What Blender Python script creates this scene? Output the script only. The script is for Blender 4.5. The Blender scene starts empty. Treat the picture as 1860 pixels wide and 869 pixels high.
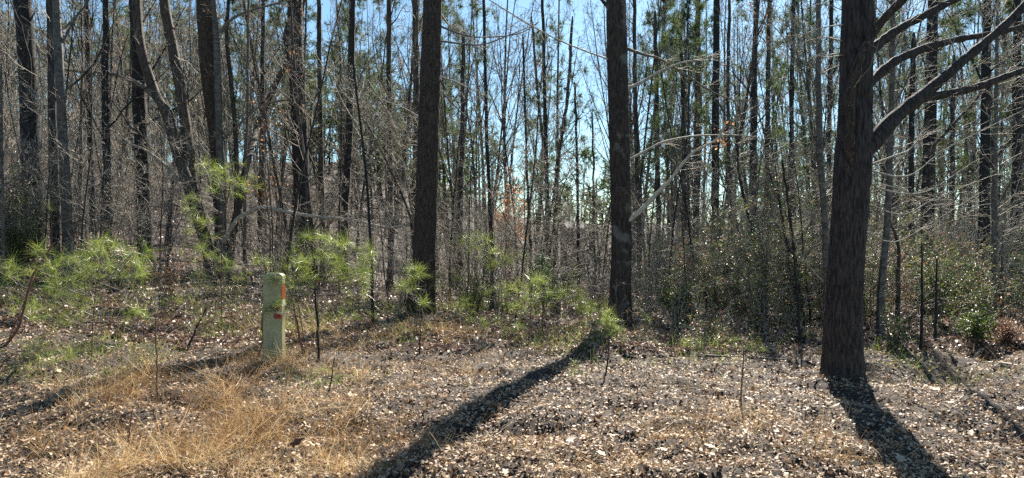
import bpy, math, random
import numpy as np
from mathutils import Vector, Matrix

# ------------------------------------------------------------------ camera, world, sun, exposure
SC = bpy.context.scene
C = SC.collection
random.seed(7)
rng = np.random.default_rng(11)
CAM_H, F, CX, CY = 1.6, 1280.0, 930.0, 434.5
cam = bpy.data.cameras.new('camera'); cam_o = bpy.data.objects.new('camera', cam); C.objects.link(cam_o)
cam_o.location = (0, 0, CAM_H); cam_o.rotation_euler = (math.radians(90), 0, 0)
cam.sensor_width = 36; cam.lens = F / 1860 * 36; cam.clip_end = 3000; cam.clip_start = 0.05
SC.camera = cam_o
SUN_AZ, SUN_EL = math.radians(18.6), math.radians(38)
W = bpy.data.worlds.new('World'); SC.world = W; W.use_nodes = True
nt = W.node_tree; bg = nt.nodes['Background']
sky = nt.nodes.new('ShaderNodeTexSky'); sky.sky_type = 'NISHITA'; sky.sun_disc = False
sky.sun_elevation = SUN_EL; sky.sun_rotation = SUN_AZ
sky.air_density = 1.0; sky.dust_density = 0.3; sky.ozone_density = 1.0; sky.altitude = 300
tint = nt.nodes.new('ShaderNodeMixRGB'); tint.blend_type = 'MULTIPLY'; tint.inputs[0].default_value = 1; tint.inputs[2].default_value = (.78, .98, 1.02, 1)
nt.links.new(sky.outputs[0], tint.inputs[1]); nt.links.new(tint.outputs[0], bg.inputs[0]); bg.inputs[1].default_value = 0.05
sl = bpy.data.lights.new('sun', 'SUN'); sl.energy = 5.0; sl.angle = math.radians(0.53); sl.color = (1, .93, .82)
so = bpy.data.objects.new('sun', sl); C.objects.link(so)
sd = Vector((math.sin(SUN_AZ) * math.cos(SUN_EL), math.cos(SUN_AZ) * math.cos(SUN_EL), math.sin(SUN_EL)))
so.rotation_euler = sd.to_track_quat('Z', 'Y').to_euler(); so.location = (5, -5, 25)
vs = SC.view_settings; vs.view_transform = 'Standard'; vs.look = 'None'; vs.exposure = 1.7; vs.gamma = 1
cy = SC.cycles
cy.max_bounces = 5; cy.diffuse_bounces = 3; cy.glossy_bounces = 2; cy.transmission_bounces = 3
cy.transparent_max_bounces = 4; cy.sample_clamp_indirect = 6
cy.use_denoising = False; SC.render.filter_size = 1.1

# ------------------------------------------------------------------ noise and terrain
def _hash(ix, iy, seed):
    h = (ix.astype(np.int64) * 374761393 + iy.astype(np.int64) * 668265263 + seed * 1442695041) & 0xffffffff
    h = ((h ^ (h >> 13)) * 1274126177) & 0xffffffff
    return ((h ^ (h >> 16)) & 0xffff) / 65535.0

def vnoise(x, y, seed=0, px=None):
    x = np.asarray(x, float); y = np.asarray(y, float)
    ix = np.floor(x); iy = np.floor(y); fx = x - ix; fy = y - iy
    fx = fx * fx * (3 - 2 * fx); fy = fy * fy * (3 - 2 * fy)
    ix = ix.astype(np.int64); iy = iy.astype(np.int64); ix1 = ix + 1
    if px: ix = ix % px; ix1 = ix1 % px
    a = _hash(ix, iy, seed); b = _hash(ix1, iy, seed); c = _hash(ix, iy + 1, seed); d = _hash(ix1, iy + 1, seed)
    return (a * (1 - fx) + b * fx) * (1 - fy) + (c * (1 - fx) + d * fx) * fy

def softplus(v, k=1.5):
    return np.logaddexp(0, np.asarray(v, float) / k) * k

def ground(x, y):
    x = np.asarray(x, float); y = np.asarray(y, float)
    h = 0.33 * softplus(-0.9 * x + 0.1 * y - 8.0, 1.6)
    h = np.minimum(h, 7.6 + 0 * h)
    h = h - 0.045 * np.clip(y - 17, 0, 60) * np.clip((x + 14) / 10, 0, 1)
    h = h + 0.12 * np.clip(y - 60, 0, 58)
    near = np.clip(1 - (np.hypot(x, y) - 22) / 15, 0.25, 1)
    h = h - 0.09 * np.clip((7 - y) / 2.5, 0, 1)
    h = h + near * (0.08 * (vnoise(x / 3.1, y / 3.1, 1) - .5) + 0.09 * (vnoise(x / .9 + 5, y / .9, 2) - .5)
                    + 0.10 * (vnoise(x / .33, y / .33, 3) - .5) + 0.05 * (vnoise(x / .14, y / .14, 4) - .5))
    return h

def _fl(px, py):
    Y = F * CAM_H / (py - CY); return (px - CX) / F * Y, Y
DIPS = [(_fl(110, 702), _fl(330, 642), .26, .17), (_fl(345, 700), _fl(440, 690), .2, .13), (_fl(390, 745), _fl(450, 735), .15, .1), (_fl(930, 778), _fl(1025, 772), .17, .08), (_fl(1270, 712), _fl(1310, 712), .14, .09),
        (_fl(680, 655), _fl(740, 648), .2, .1), (_fl(1690, 690), _fl(1790, 640), .4, .18), (_fl(560, 790), _fl(640, 780), .14, .09), (_fl(0, 585), _fl(180, 588), .3, .14)]
_ground0 = ground
def ground(x, y):
    h = _ground0(x, y); x = np.asarray(x, float); y = np.asarray(y, float)
    for (ax, ay), (bx, by), w, d in DIPS:
        L2 = (bx - ax) ** 2 + (by - ay) ** 2; t = np.clip(((x - ax) * (bx - ax) + (y - ay) * (by - ay)) / L2, 0, 1)
        r2 = (x - ax - t * (bx - ax)) ** 2 + (y - ay - t * (by - ay)) ** 2; h = h - d * np.exp(-r2 / w ** 2)
    return h

def P(px, py, Y):
    return np.array([(px - CX) / F * Y, Y, CAM_H - (py - CY) / F * Y])

def G(px, py):
    """Where the line of sight through a pixel meets the ground."""
    Y = 3.0
    while Y < 70:
        p = P(px, py, Y)
        if p[2] <= ground(p[0], p[1]): return p[0], p[1], float(ground(p[0], p[1]))
        Y += .03
    return p[0], p[1], float(ground(p[0], p[1]))

# ------------------------------------------------------------------ geometry helpers
def nrm(v):
    return v / np.maximum(np.linalg.norm(v, axis=-1, keepdims=True), 1e-9)

class Geo:
    def __init__(s): s.V = []; s.T = []; s.F = {3: [], 4: []}; s.n = 0
    def add(s, v, f, m=0, tint=None, smooth=True):
        v = np.asarray(v, float).reshape(-1, 3); f = np.asarray(f, np.int64)
        s.V.append(v); s.T.append(np.full(len(v), .5) if tint is None else np.broadcast_to(np.asarray(tint, float).ravel(), (len(v),)) if np.size(tint) in (1, len(v)) else None)
        s.F[f.shape[1]].append((f + s.n, m, smooth)); s.n += len(v)
    def mesh(s, name, mats):
        me = bpy.data.meshes.new(name)
        V = np.concatenate(s.V); T = np.concatenate(s.T)
        me.vertices.add(len(V)); me.vertices.foreach_set('co', V.ravel())
        lv, st, mi, sm = [], [], [], []; off = 0
        for k in (3, 4):
            for f, m, q in s.F[k]:
                lv.append(f.ravel()); n = len(f)
                st.append(off + np.arange(n) * k); off += n * k
                mi.append(np.full(n, m)); sm.append(np.full(n, q))
        lv = np.concatenate(lv); st = np.concatenate(st)
        me.loops.add(len(lv)); me.loops.foreach_set('vertex_index', lv.astype(np.int32))
        me.polygons.add(len(st)); me.polygons.foreach_set('loop_start', st.astype(np.int32))
        me.polygons.foreach_set('material_index', np.concatenate(mi).astype(np.int32))
        me.polygons.foreach_set('use_smooth', np.concatenate(sm).astype(bool))
        a = me.attributes.new('tint', 'FLOAT', 'POINT'); a.data.foreach_set('value', T.astype(np.float32))
        for m in mats: me.materials.append(m)
        me.update(calc_edges=True); me.validate()
        return me
    def build(s, name, mats, parent=None):
        o = bpy.data.objects.new(name, s.mesh(name, mats if isinstance(mats, (list, tuple)) else [mats])); C.objects.link(o)
        if parent is not None: o.parent = parent
        return o

def tag(o, label=None, cat=None, group=None, kind=None):
    if label: o['label'] = label
    if cat: o['category'] = cat
    if group: o['group'] = group
    if kind: o['kind'] = kind
    return o

def empty(name, loc=(0, 0, 0), rz=0):
    o = bpy.data.objects.new(name, None); C.objects.link(o); o.location = loc; o.rotation_euler = (0, 0, rz)
    o.empty_display_size = .2
    return o

def copy_tree(root, loc, rz, scale, label=None, group=None):
    r = root.copy(); C.objects.link(r); r.location = loc; r.rotation_euler = (0, 0, rz); r.scale = scale
    if label: r['label'] = label
    if group: r['group'] = group
    for ch in root.children:
        c = ch.copy(); C.objects.link(c); c.parent = r
    return r

def tubes(g, Pt, R, s, m=0, tint=None, cap=False):
    """Pt (M,N,3), R (M,N): M tubes of s sides."""
    Pt = np.asarray(Pt, float); R = np.asarray(R, float)
    if Pt.ndim == 2: Pt = Pt[None]; R = R[None]
    M, N, _ = Pt.shape
    if M == 0: return
    t = np.empty_like(Pt); t[:, 1:-1] = Pt[:, 2:] - Pt[:, :-2]; t[:, 0] = Pt[:, 1] - Pt[:, 0]; t[:, -1] = Pt[:, -1] - Pt[:, -2]
    t = nrm(t); main = nrm(Pt[:, -1] - Pt[:, 0])
    ref = np.where(np.abs(main[:, 2:3]) > .7, np.array([[1., 0, 0]]), np.array([[0, 0, 1.]]))
    a = nrm(np.cross(t, ref[:, None, :])); b = np.cross(t, a)
    th = np.arange(s) * 2 * math.pi / s
    v = Pt[:, :, None, :] + R[:, :, None, None] * (a[:, :, None, :] * np.cos(th)[None, None, :, None] + b[:, :, None, :] * np.sin(th)[None, None, :, None])
    i = np.arange(M)[:, None, None] * N * s + np.arange(N - 1)[None, :, None] * s
    j = np.arange(s)[None, None, :]; j1 = (j + 1) % s
    f = np.stack([i + j, i + j1, i + s + j1, i + s + j], -1).reshape(-1, 4)
    tt = None
    if tint is not None: tt = np.repeat(np.broadcast_to(np.asarray(tint, float), (M,)), N * s)
    g.add(v, f, m, tt)
    if cap and M == 1:
        for e in (0, N - 1):
            k = np.arange(1, s - 1)
            g.add(v[0, e], np.stack([0 * k, k, k + 1], -1), m, .9, False)

def grow(start, d, L, N, wander=.12, up=0.0, R=rng):
    start = np.asarray(start, float); d = nrm(np.asarray(d, float)); M = len(start)
    out = np.empty((M, N, 3)); out[:, 0] = start; p = start.copy(); L = np.broadcast_to(L, (M,))
    for k in range(1, N):
        d = nrm(d + R.normal(0, wander, (M, 3)) + np.array([0, 0, up]))
        p = p + d * (L / (N - 1))[:, None]; out[:, k] = p
    return out

def spawn(Pt, R, K, t0=.2, t1=1., ang=(40, 75), Lf=(.3, .5), N=4, wander=.15, up=.05, rf=.45, rmin=.0035, taper=.3, absL=None, rmax=9):
    M, Nn, _ = Pt.shape
    idx = np.repeat(np.arange(M), K); n = len(idx)
    t = rng.uniform(t0, t1, n) * (Nn - 1) * .999
    k = t.astype(int); fr = (t - k)[:, None]
    pos = Pt[idx, k] * (1 - fr) + Pt[idx, k + 1] * fr
    rad = R[idx, k] * (1 - fr[:, 0]) + R[idx, k + 1] * fr[:, 0]
    tan = nrm(Pt[idx, k + 1] - Pt[idx, k])
    rv = rng.normal(0, 1, (n, 3)); perp = nrm(rv - tan * (rv * tan).sum(-1, keepdims=True))
    a = np.radians(rng.uniform(*ang, n))[:, None]
    d = tan * np.cos(a) + perp * np.sin(a)
    plen = np.linalg.norm(Pt[:, -1] - Pt[:, 0], axis=-1)[idx]
    if absL is not None: L = rng.uniform(*absL, n)
    else: L = plen * rng.uniform(*Lf, n)
    L = L * (1.15 - .7 * t / (Nn - 1))
    Q = grow(pos, d, L, N, wander, up)
    r0 = np.clip(rad * rf, rmin, rmax)
    r = r0[:, None] * np.linspace(1, taper, N)[None]
    r = np.maximum(r, rmin * .6)
    return Q, r

def catmull(pts, n):
    pts = np.asarray(pts, float); m = len(pts)
    d = np.r_[0, np.cumsum(np.linalg.norm(np.diff(pts[:, :3], axis=0), axis=1))]
    u = np.linspace(0, d[-1], n)
    e = np.vstack([2 * pts[0] - pts[1], pts, 2 * pts[-1] - pts[-2]])
    k = np.clip(np.searchsorted(d, u, 'right') - 1, 0, m - 2)
    t = ((u - d[k]) / (d[k + 1] - d[k]))[:, None]
    p0, p1, p2, p3 = e[k], e[k + 1], e[k + 2], e[k + 3]
    return .5 * (2 * p1 + (p2 - p0) * t + (2 * p0 - 5 * p1 + 4 * p2 - p3) * t ** 2 + (3 * p1 - p0 - 3 * p2 + p3) * t ** 3)

def rhombi(g, c, L, Wd, nz=None, m=0, tint=None, fold=.25, droop=0.):
    """Small folded leaves: c (n,3) centres, L length, Wd width (n,)."""
    n = len(c); c = np.asarray(c, float)
    up = nrm(rng.normal(0, 1, (n, 3)) if nz is None else nz)
    r = rng.normal(0, 1, (n, 3)); r[:, 2] -= droop; a = nrm(r - up * (r * up).sum(-1, keepdims=True)); b = np.cross(up, a)
    L = np.broadcast_to(L, (n,))[:, None]; Wd = np.broadcast_to(Wd, (n,))[:, None]
    v = np.stack([c - a * L / 2, c + b * Wd / 2 + up * Wd * fold, c + a * L / 2, c - b * Wd / 2 + up * Wd * fold], 1)
    i = np.arange(n)[:, None] * 4
    f = np.concatenate([i + np.array([[0, 1, 2]]), i + np.array([[0, 2, 3]])])
    g.add(v, f, m, None if tint is None else np.repeat(tint, 4), False)

def ribbons(g, Pt, w, m=0, tint=None):
    """Pt (M,N,3) blades of width w (M,)."""
    M, N, _ = Pt.shape; t = nrm(Pt[:, -1] - Pt[:, 0]); rv = rng.normal(0, 1, (M, 3)); sdv = nrm(np.cross(t, rv))
    tap = np.linspace(1, .25, N)[None, :, None]
    off = sdv[:, None, :] * (np.broadcast_to(w, (M,))[:, None, None] / 2) * tap
    v = np.stack([Pt - off, Pt + off], 2).reshape(M, N * 2, 3)
    i = np.arange(M)[:, None, None] * 2 * N + np.arange(N - 1)[None, :, None] * 2
    f = (i + np.array([0, 1, 3, 2])[None, None, :]).reshape(-1, 4)
    g.add(v, f, m, None if tint is None else np.repeat(tint, 2 * N), True)

# ------------------------------------------------------------------ materials
def mat(name):
    m = bpy.data.materials.new(name); m.use_nodes = True; return m, m.node_tree, m.node_tree.nodes['Principled BSDF']

def ramp(nt, cols):
    r = nt.nodes.new('ShaderNodeValToRGB'); e = r.color_ramp.elements
    while len(e) < len(cols): e.new(.5)
    for k, (p, c) in enumerate(cols): e[k].position = p; e[k].color = (*c, 1)
    return r

def leafmat(name, cols, trans=.35, rough=.5, tcol=(1, 1, 1), noise=True, spec=.5):
    m, nt, b = mat(name); L = nt.links
    at = nt.nodes.new('ShaderNodeAttribute'); at.attribute_name = 'tint'
    r = ramp(nt, cols); L.new(at.outputs['Fac'], r.inputs[0])
    L.new(r.outputs[0], b.inputs['Base Color']); b.inputs['Roughness'].default_value = rough; b.inputs['Specular IOR Level'].default_value = spec
    if trans > 0:
        tr = nt.nodes.new('ShaderNodeBsdfTranslucent'); mx = nt.nodes.new('ShaderNodeMixRGB'); mx.blend_type = 'MULTIPLY'; mx.inputs[0].default_value = 1
        mx.inputs[2].default_value = (*tcol, 1); L.new(r.outputs[0], mx.inputs[1]); L.new(mx.outputs[0], tr.inputs[0])
        ms = nt.nodes.new('ShaderNodeMixShader'); ms.inputs[0].default_value = trans
        L.new(b.outputs[0], ms.inputs[1]); L.new(tr.outputs[0], ms.inputs[2]); L.new(ms.outputs[0], nt.nodes['Material Output'].inputs[0])
    return m

def barkmat(name, dark, light, scale=(14, 14, 2.2), bump=.6, rough=.85, patch=None, dist=.012, ps=4.5, pt=.56):
    m, nt, b = mat(name); L = nt.links; N = nt.nodes
    tc = N.new('ShaderNodeTexCoord'); mp = N.new('ShaderNodeMapping'); mp.inputs['Scale'].default_value = scale
    L.new(tc.outputs['Object'], mp.inputs[0])
    n1 = N.new('ShaderNodeTexNoise'); n1.inputs['Scale'].default_value = 1.6; n1.inputs['Detail'].default_value = 8; n1.inputs['Roughness'].default_value = .65
    L.new(mp.outputs[0], n1.inputs[0])
    r = ramp(nt, [(.40, dark), (.6, light)]); L.new(n1.outputs[0], r.inputs[0]); col = r.outputs[0]
    if patch:
        n2 = N.new('ShaderNodeTexNoise'); n2.inputs['Scale'].default_value = ps; n2.inputs['Detail'].default_value = 5
        L.new(tc.outputs['Object'], n2.inputs[0])
        r2 = ramp(nt, [(pt, (0, 0, 0)), (pt + .1, (1, 1, 1))]); L.new(n2.outputs[0], r2.inputs[0])
        mx = N.new('ShaderNodeMixRGB'); L.new(r2.outputs[0], mx.inputs[0]); L.new(col, mx.inputs[1]); mx.inputs[2].default_value = (*patch, 1); col = mx.outputs[0]
    L.new(col, b.inputs['Base Color']); b.inputs['Roughness'].default_value = rough; b.inputs['Specular IOR Level'].default_value = .3
    bp = N.new('ShaderNodeBump'); bp.inputs['Strength'].default_value = bump; bp.inputs['Distance'].default_value = dist
    L.new(n1.outputs[0], bp.inputs['Height']); L.new(bp.outputs[0], b.inputs['Normal'])
    return m

M_OAK = barkmat('oak_bark', (.022, .016, .013), (.085, .066, .055), (26, 26, 4.5), .9, dist=.02)
M_POPLAR = barkmat('poplar_bark', (.025, .017, .012), (.085, .06, .044), (24, 24, 4), .9, patch=(.2, .165, .125), dist=.02, ps=38, pt=.6)
M_LICHEN = barkmat('lichened_bark', (.025, .018, .014), (.085, .063, .048), (24, 24, 4), .9, patch=(.15, .14, .115), dist=.02)
M_DARK = barkmat('dark_bark', (.012, .011, .01), (.05, .045, .041), (24, 24, 9), .9, dist=.02)
M_TREE = barkmat('grey_brown_bark', (.025, .02, .016), (.095, .078, .063), (9, 9, 1.6), .5, dist=.03)
M_CROOK = barkmat('crooked_stem_bark', (.035, .026, .02), (.135, .105, .082), (26, 26, 5), .8, dist=.015)
M_SMOOTH = barkmat('smooth_grey_bark', (.06, .053, .043), (.16, .14, .115), (7, 7, 9), .15, .6)
M_TWIG = barkmat('twig_bark', (.26, .225, .175), (.5, .45, .36), (20, 20, 20), .1, .75)
M_TWIGD = barkmat('dark_twig_bark', (.09, .076, .06), (.24, .205, .165), (20, 20, 20), .1, .75)
M_DEAD = barkmat('weathered_wood', (.4, .34, .25), (.62, .55, .43), (16, 16, 16), .3, .6)
M_STRAW = barkmat('dead_stalk', (.2, .15, .1), (.42, .34, .24), (16, 16, 16), .2, .8)
M_RED = barkmat('reddish_stem', (.09, .045, .03), (.2, .11, .08), (20, 20, 20), .1, .5)
M_LITTER = leafmat('dry_fallen_leaf', [(0, (.04, .018, .012)), (.3, (.13, .072, .043)), (.52, (.37, .24, .14)), (.8, (.52, .39, .26)), (1, (.56, .45, .32))], .15, .6, spec=.25)
M_LITTER_FAR = leafmat('hillside_leaf', [(0, (.1, .05, .035)), (.5, (.27, .17, .12)), (1, (.42, .31, .25))], .15, .5)
M_GRASS = leafmat('dry_grass', [(0, (.1, .055, .025)), (.35, (.36, .2, .08)), (.75, (.6, .41, .19)), (1, (.74, .61, .37))], .4, .5)
M_NEEDLE = leafmat('pine_needle', [(0, (.06, .11, .03)), (.5, (.2, .29, .07)), (1, (.5, .5, .16))], .5, .35, (1, 1, .7))
M_NEEDLE_FAR = leafmat('far_pine_needle', [(0, (.04, .065, .03)), (.6, (.09, .125, .05)), (1, (.17, .2, .075))], .45, .75, spec=.2)
M_CEDAR = leafmat('cedar_spray', [(0, (.03, .06, .025)), (1, (.09, .14, .05))], .3, .5)
M_GLOSS = leafmat('glossy_leaf', [(0, (.03, .055, .02)), (.5, (.07, .12, .035)), (.85, (.15, .2, .06)), (1, (.3, .3, .1))], .35, .5, (1, 1, .6), spec=.3)
M_ORANGE = leafmat('orange_dead_leaf', [(0, (.25, .09, .03)), (.6, (.5, .22, .09)), (1, (.65, .38, .18))], .5, .6)
M_BROWNLEAF = leafmat('clinging_dead_leaf', [(0, (.13, .055, .025)), (.6, (.29, .145, .07)), (1, (.46, .29, .15))], .4, .5)

mg, ntg, bgd = mat('forest_soil'); Lg = ntg.links
tc = ntg.nodes.new('ShaderNodeTexCoord')
n1 = ntg.nodes.new('ShaderNodeTexNoise'); n1.inputs['Scale'].default_value = 14; n1.inputs['Detail'].default_value = 9; n1.inputs['Roughness'].default_value = .75
Lg.new(tc.outputs['Object'], n1.inputs[0])
rg = ramp(ntg, [(.4, (.016, .01, .007)), (.54, (.04, .026, .018)), (.7, (.12, .08, .054))]); Lg.new(n1.outputs[0], rg.inputs[0])
Lg.new(rg.outputs[0], bgd.inputs['Base Color']); bgd.inputs['Roughness'].default_value = .9
bp = ntg.nodes.new('ShaderNodeBump'); bp.inputs['Strength'].default_value = .9; bp.inputs['Distance'].default_value = .04
Lg.new(n1.outputs[0], bp.inputs['Height']); Lg.new(bp.outputs[0], bgd.inputs['Normal'])

# ------------------------------------------------------------------ ground
def axis(a, b, step, lo, hi, gr=1.09):
    v = list(np.arange(a, b, step)); s = step; x = v[-1]
    while x < hi: s *= gr; x += s; v.append(x)
    s = step; x = v[0]; pre = []
    while x > lo: s *= gr; x -= s; pre.append(x)
    return np.array(pre[::-1] + v)
gx = axis(-8, 7.5, .078, -900, 900, 1.1); gy = axis(3.8, 12, .078, -300, 1600, 1.1)
X, Yg = np.meshgrid(gx, gy); Z = ground(X, Yg)
g = Geo(); nx, ny = len(gx), len(gy)
i = (np.arange(ny - 1)[:, None] * nx + np.arange(nx - 1)[None, :]).ravel()
g.add(np.stack([X, Yg, Z], -1), np.stack([i, i + 1, i + nx + 1, i + nx], -1))
ground_o = g.build('ground', mg); tag(ground_o, kind='structure')

# ------------------------------------------------------------------ the four big trunks and the clump
def furrow(th, z, r, seed, size=.03, aspect=5.):
    """Bark relief 0..1 from ridged, vertically stretched noise that wraps round the trunk."""
    n = max(8, int(round(2 * math.pi * r / size)))
    u = th / (2 * math.pi) * n; v = z / (size * aspect)
    w = vnoise(u * .5, v * 1.7, seed + 3, None if n % 2 else n // 2) - .5
    a = vnoise(u + w * 1.1 * 0, v + w * .8, seed, n)
    b = vnoise(u * 2, v * 2.3 + w, seed + 1, 2 * n)
    ridge = 1 - np.abs(a * 2 - 1)
    return np.clip(1.25 * ridge ** .8 * .75 + .25 * b, 0, 1)

def big_trunk(pts, radii, n_ring, n_z, depth, size, seed, flare=None, aspect=5.):
    """pts from the ground up; radii per pt; a furrowed trunk as one closed surface."""
    pr = catmull(np.c_[pts, radii], n_z); c = pr[:, :3]; r = pr[:, 3]
    th = np.arange(n_ring) * 2 * math.pi / n_ring
    T, Zz = np.meshgrid(th, np.linspace(0, 1, n_z)); zz = c[:, 2][:, None] + 0 * T
    rad = r[:, None] + 0 * T
    rad = rad * (1 + .05 * (vnoise(T / (2 * math.pi) * 5, zz * .8, seed + 9, 5) - .5) * 2)
    if flare:
        hb = zz - c[0, 2]
        rad = rad * (1 + flare * np.exp(-hb / .28) * (.55 + .9 * np.clip(np.sin(T * 5 + seed) * .5 + .5 * np.sin(T * 3 + 2 * seed), 0, 1)))
    rad = rad - depth * (1 - furrow(T, zz, float(np.mean(r)), seed, size, aspect))
    v = np.stack([c[:, 0][:, None] + rad * np.cos(T), c[:, 1][:, None] + rad * np.sin(T), zz], -1)
    g = Geo(); s = n_ring; i = (np.arange(n_z - 1)[:, None] * s); j = np.arange(s)[None]; j1 = (j + 1) % s
    g.add(v, np.stack([i + j, i + j1, i + s + j1, i + s + j], -1).reshape(-1, 4))
    top = np.vstack([v[-1], c[-1][None]]); k = np.arange(s)
    g.add(top, np.stack([k, (k + 1) % s, 0 * k + s], -1))
    return g

def along(pxs, Y):
    return [P(a, b, Y if np.isscalar(Y) else Y[k]) for k, (a, b) in enumerate(pxs)]

def twig_geo(limbs, radii, K1=8, K2=5, L1=(.5, 1.1), L2=(.25, .5), up=.04, rmin=.0026, t0=.15, ang=(30, 65), N1=6, m=0, K3=0):
    g = Geo()
    Q, r = spawn(limbs, radii, K1, t0, 1, ang, N=N1, absL=L1, up=up, rmin=rmin * 1.2, rf=.35, wander=.14, rmax=rmin * 2.2)
    tubes(g, Q, r, 3, m)
    if K2:
        Q2, r2 = spawn(Q, r, K2, .15, 1, (30, 60), N=4, absL=L2, up=up, rmin=rmin, rf=.5, wander=.14)
        tubes(g, Q2, r2, 3, m)
        if K3:
            Q3, r3 = spawn(Q2, r2, K3, .15, 1, (30, 60), N=3, absL=(L2[0] * .4, L2[1] * .5), up=up, rmin=rmin, rf=.6, wander=.14)
            tubes(g, Q3, r3, 3, m)
    return g

def limb(pts, r0, r1, n=40, sides=12, seed=1, rough=.16):
    """A curved limb as tube with knobbly radius; returns path and radii too."""
    c = catmull(pts, n); r = (r1 + (r0 - r1) * np.linspace(1, 0, n) ** (3.0 if seed == 21 else 1.8)) * (1 + rough * (vnoise(np.arange(n) * .9, np.full(n, seed * 3.3), seed) - .5) * 2)
    r[-1] = r[-1] * .6
    return c, r

def limb_obj(parent, pts, r0, r1, mt, n=40, sides=14, seed=1, name='limb', size=.02, depth=.006):
    c, r = limb(pts, r0, r1, n, sides, seed)
    if r0 > .03:
        n2 = n * 3; pr = catmull(np.c_[c, r], n2); c2, rr = pr[:, :3], pr[:, 3]; s = 26
        t = nrm(np.gradient(c2, axis=0)); ref = np.array([0, 1., 0]); a = nrm(np.cross(t, ref)); b = np.cross(t, a)
        th = np.arange(s) * 2 * math.pi / s; T = th[None] + 0 * rr[:, None]
        L = np.r_[0, np.cumsum(np.linalg.norm(np.diff(c2, axis=0), axis=1))][:, None] + 0 * T
        rad = rr[:, None] - depth * (1 - furrow(T, L, r0, seed, size, 3.5))
        v = c2[:, None] + rad[..., None] * (a[:, None] * np.cos(T)[..., None] + b[:, None] * np.sin(T)[..., None])
        g = Geo(); i = (np.arange(n2 - 1)[:, None] * s); j = np.arange(s)[None]; j1 = (j + 1) % s
        g.add(v, np.stack([i + j, i + j1, i + s + j1, i + s + j], -1).reshape(-1, 4))
    else:
        g = Geo(); tubes(g, c, r, 8)
    g.build(name, mt, parent)
    return c, r

def resamp(c, r, n=10):
    k = np.linspace(0, len(c) - 1, n).astype(int); return c[k][None], r[k][None]

def world_tree(name, label, cat='tree', group=None):
    o = empty(name); tag(o, label, cat, group); return o

# right-hand oak
b10 = G(1532, 682); Y10 = b10[1]
oak = world_tree('oak_tree', 'thickest trunk in the picture, furrowed grey oak on the right with four heavy limbs')
pts = [P(1530, 705, Y10), P(1530, 660, Y10), P(1533, 550, Y10), P(1541, 420, Y10), P(1549, 290, Y10), P(1554, 180, Y10), P(1557, 60, Y10), P(1559, -60, Y10), P(1562, -300, Y10), P(1570, -640, Y10 + .2), P(1575, -900, Y10 + .3)]
pk = Y10 / F
tg = big_trunk(pts, [37 * pk, 34.5 * pk, 32 * pk, 31 * pk, 32 * pk, 28 * pk, 27 * pk, 26 * pk, 24 * pk, 17 * pk, 9 * pk], 116, 250, .026, .036, 5, flare=.22, aspect=4.5)
tg.build('trunk', M_OAK, oak)
tw = []
def add_limb(parent, pxs, Ys, w0, w1, mt, seed, name='limb', K1=10, K2=5, L1=(.4, 1.), mtw=None, n=40, K3=0, t0=.25, up=.04, twn='twigs'):
    pts = along(pxs, Ys); Y0 = Ys[0]
    c, r = limb_obj(parent, pts, w0 / 2 * Ys[0] / F, w1 / 2 * Ys[-1] / F, mt, n, seed=seed, name=name)
    if K1:
        q, rr = resamp(c, r); tgx = twig_geo(q, rr, K1, K2, L1, (L1[0] * .5, L1[1] * .5), t0=t0, K3=K3, up=up)
        tgx.build(twn, mtw or M_TWIG, parent)['kind'] = 'stuff'
    return c, r
y = Y10
add_limb(oak, [(1548, 290), (1583, 262), (1625, 215), (1690, 162), (1762, 100), (1830, 42), (1900, -30), (1990, -120)], [y, y, y + .1, y + .25, y + .4, y + .5, y + .6, y + .7], 35, 13, M_OAK, 21, K1=16)
add_limb(oak, [(1670, 178), (1715, 172), (1775, 158), (1830, 138), (1890, 118), (1990, 100)], [y + .2, y + .3, y + .4, y + .5, y + .6, y + .7], 18, 9, M_OAK, 22, K1=12)
add_limb(oak, [(1560, 175), (1590, 142), (1625, 112), (1680, 88), (1740, 72), (1800, 62), (1850, 50), (1930, 20)], [y, y + .25, y + .4, y + .6, y + .8, y + 1, y + 1.1, y + 1.3], 21, 9, M_OAK, 23, K1=14)
add_limb(oak, [(1560, 110), (1590, 85), (1630, 55), (1680, 28), (1730, 2), (1800, -30)], [y, y + .2, y + .3, y + .4, y + .5, y + .6], 20, 12, M_OAK, 24, K1=10)
add_limb(oak, [(1543, 330), (1543, 270), (1544, 215), (1546, 165), (1556, 122), (1578, 75), (1605, 35), (1640, 0), (1700, -60)], [y - .08, y - .145, y - .18, y - .2, y - .23, y - .26, y - .32, y - .38, y - .45], 20, 15, M_POPLAR, 25, K1=5)
for k, (pp, L) in enumerate([([(1530, 75), (1500, 68), (1470, 74), (1430, 90)], 5), ([(1532, 100), (1505, 104), (1480, 100)], 4), ([(1532, 45), (1498, 50), (1450, 64), (1400, 66)], 4),
                        ([(1575, 15), (1540, 22), (1500, 8), (1450, 12)], 5), ([(1590, 340), (1640, 352), (1690, 345), (1760, 300)], 5), ([(1575, 370), (1640, 390), (1700, 360), (1800, 320)], 4),
                        ([(1580, 300), (1620, 285), (1655, 270), (1668, 245), (1655, 222)], 6), ([(1580, 310), (1650, 320), (1720, 270), (1860, 200)], 5),
                        ([(1575, 330), (1640, 345), (1720, 380), (1800, 370)], 4), ([(1572, 420), (1625, 440), (1700, 400), (1790, 345)], 4)]):
    add_limb(oak, pp, [y + (.25 if pp[0][0] > 1570 and pp[0][1] > 200 else -.1)] + [y + .1 + .2 * q for q in range(1, len(pp))], L * .6, 1.3, M_TWIG, 30 + k, name='dead_twig', K1=5, K2=3, L1=(.3, .7), n=16)

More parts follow.
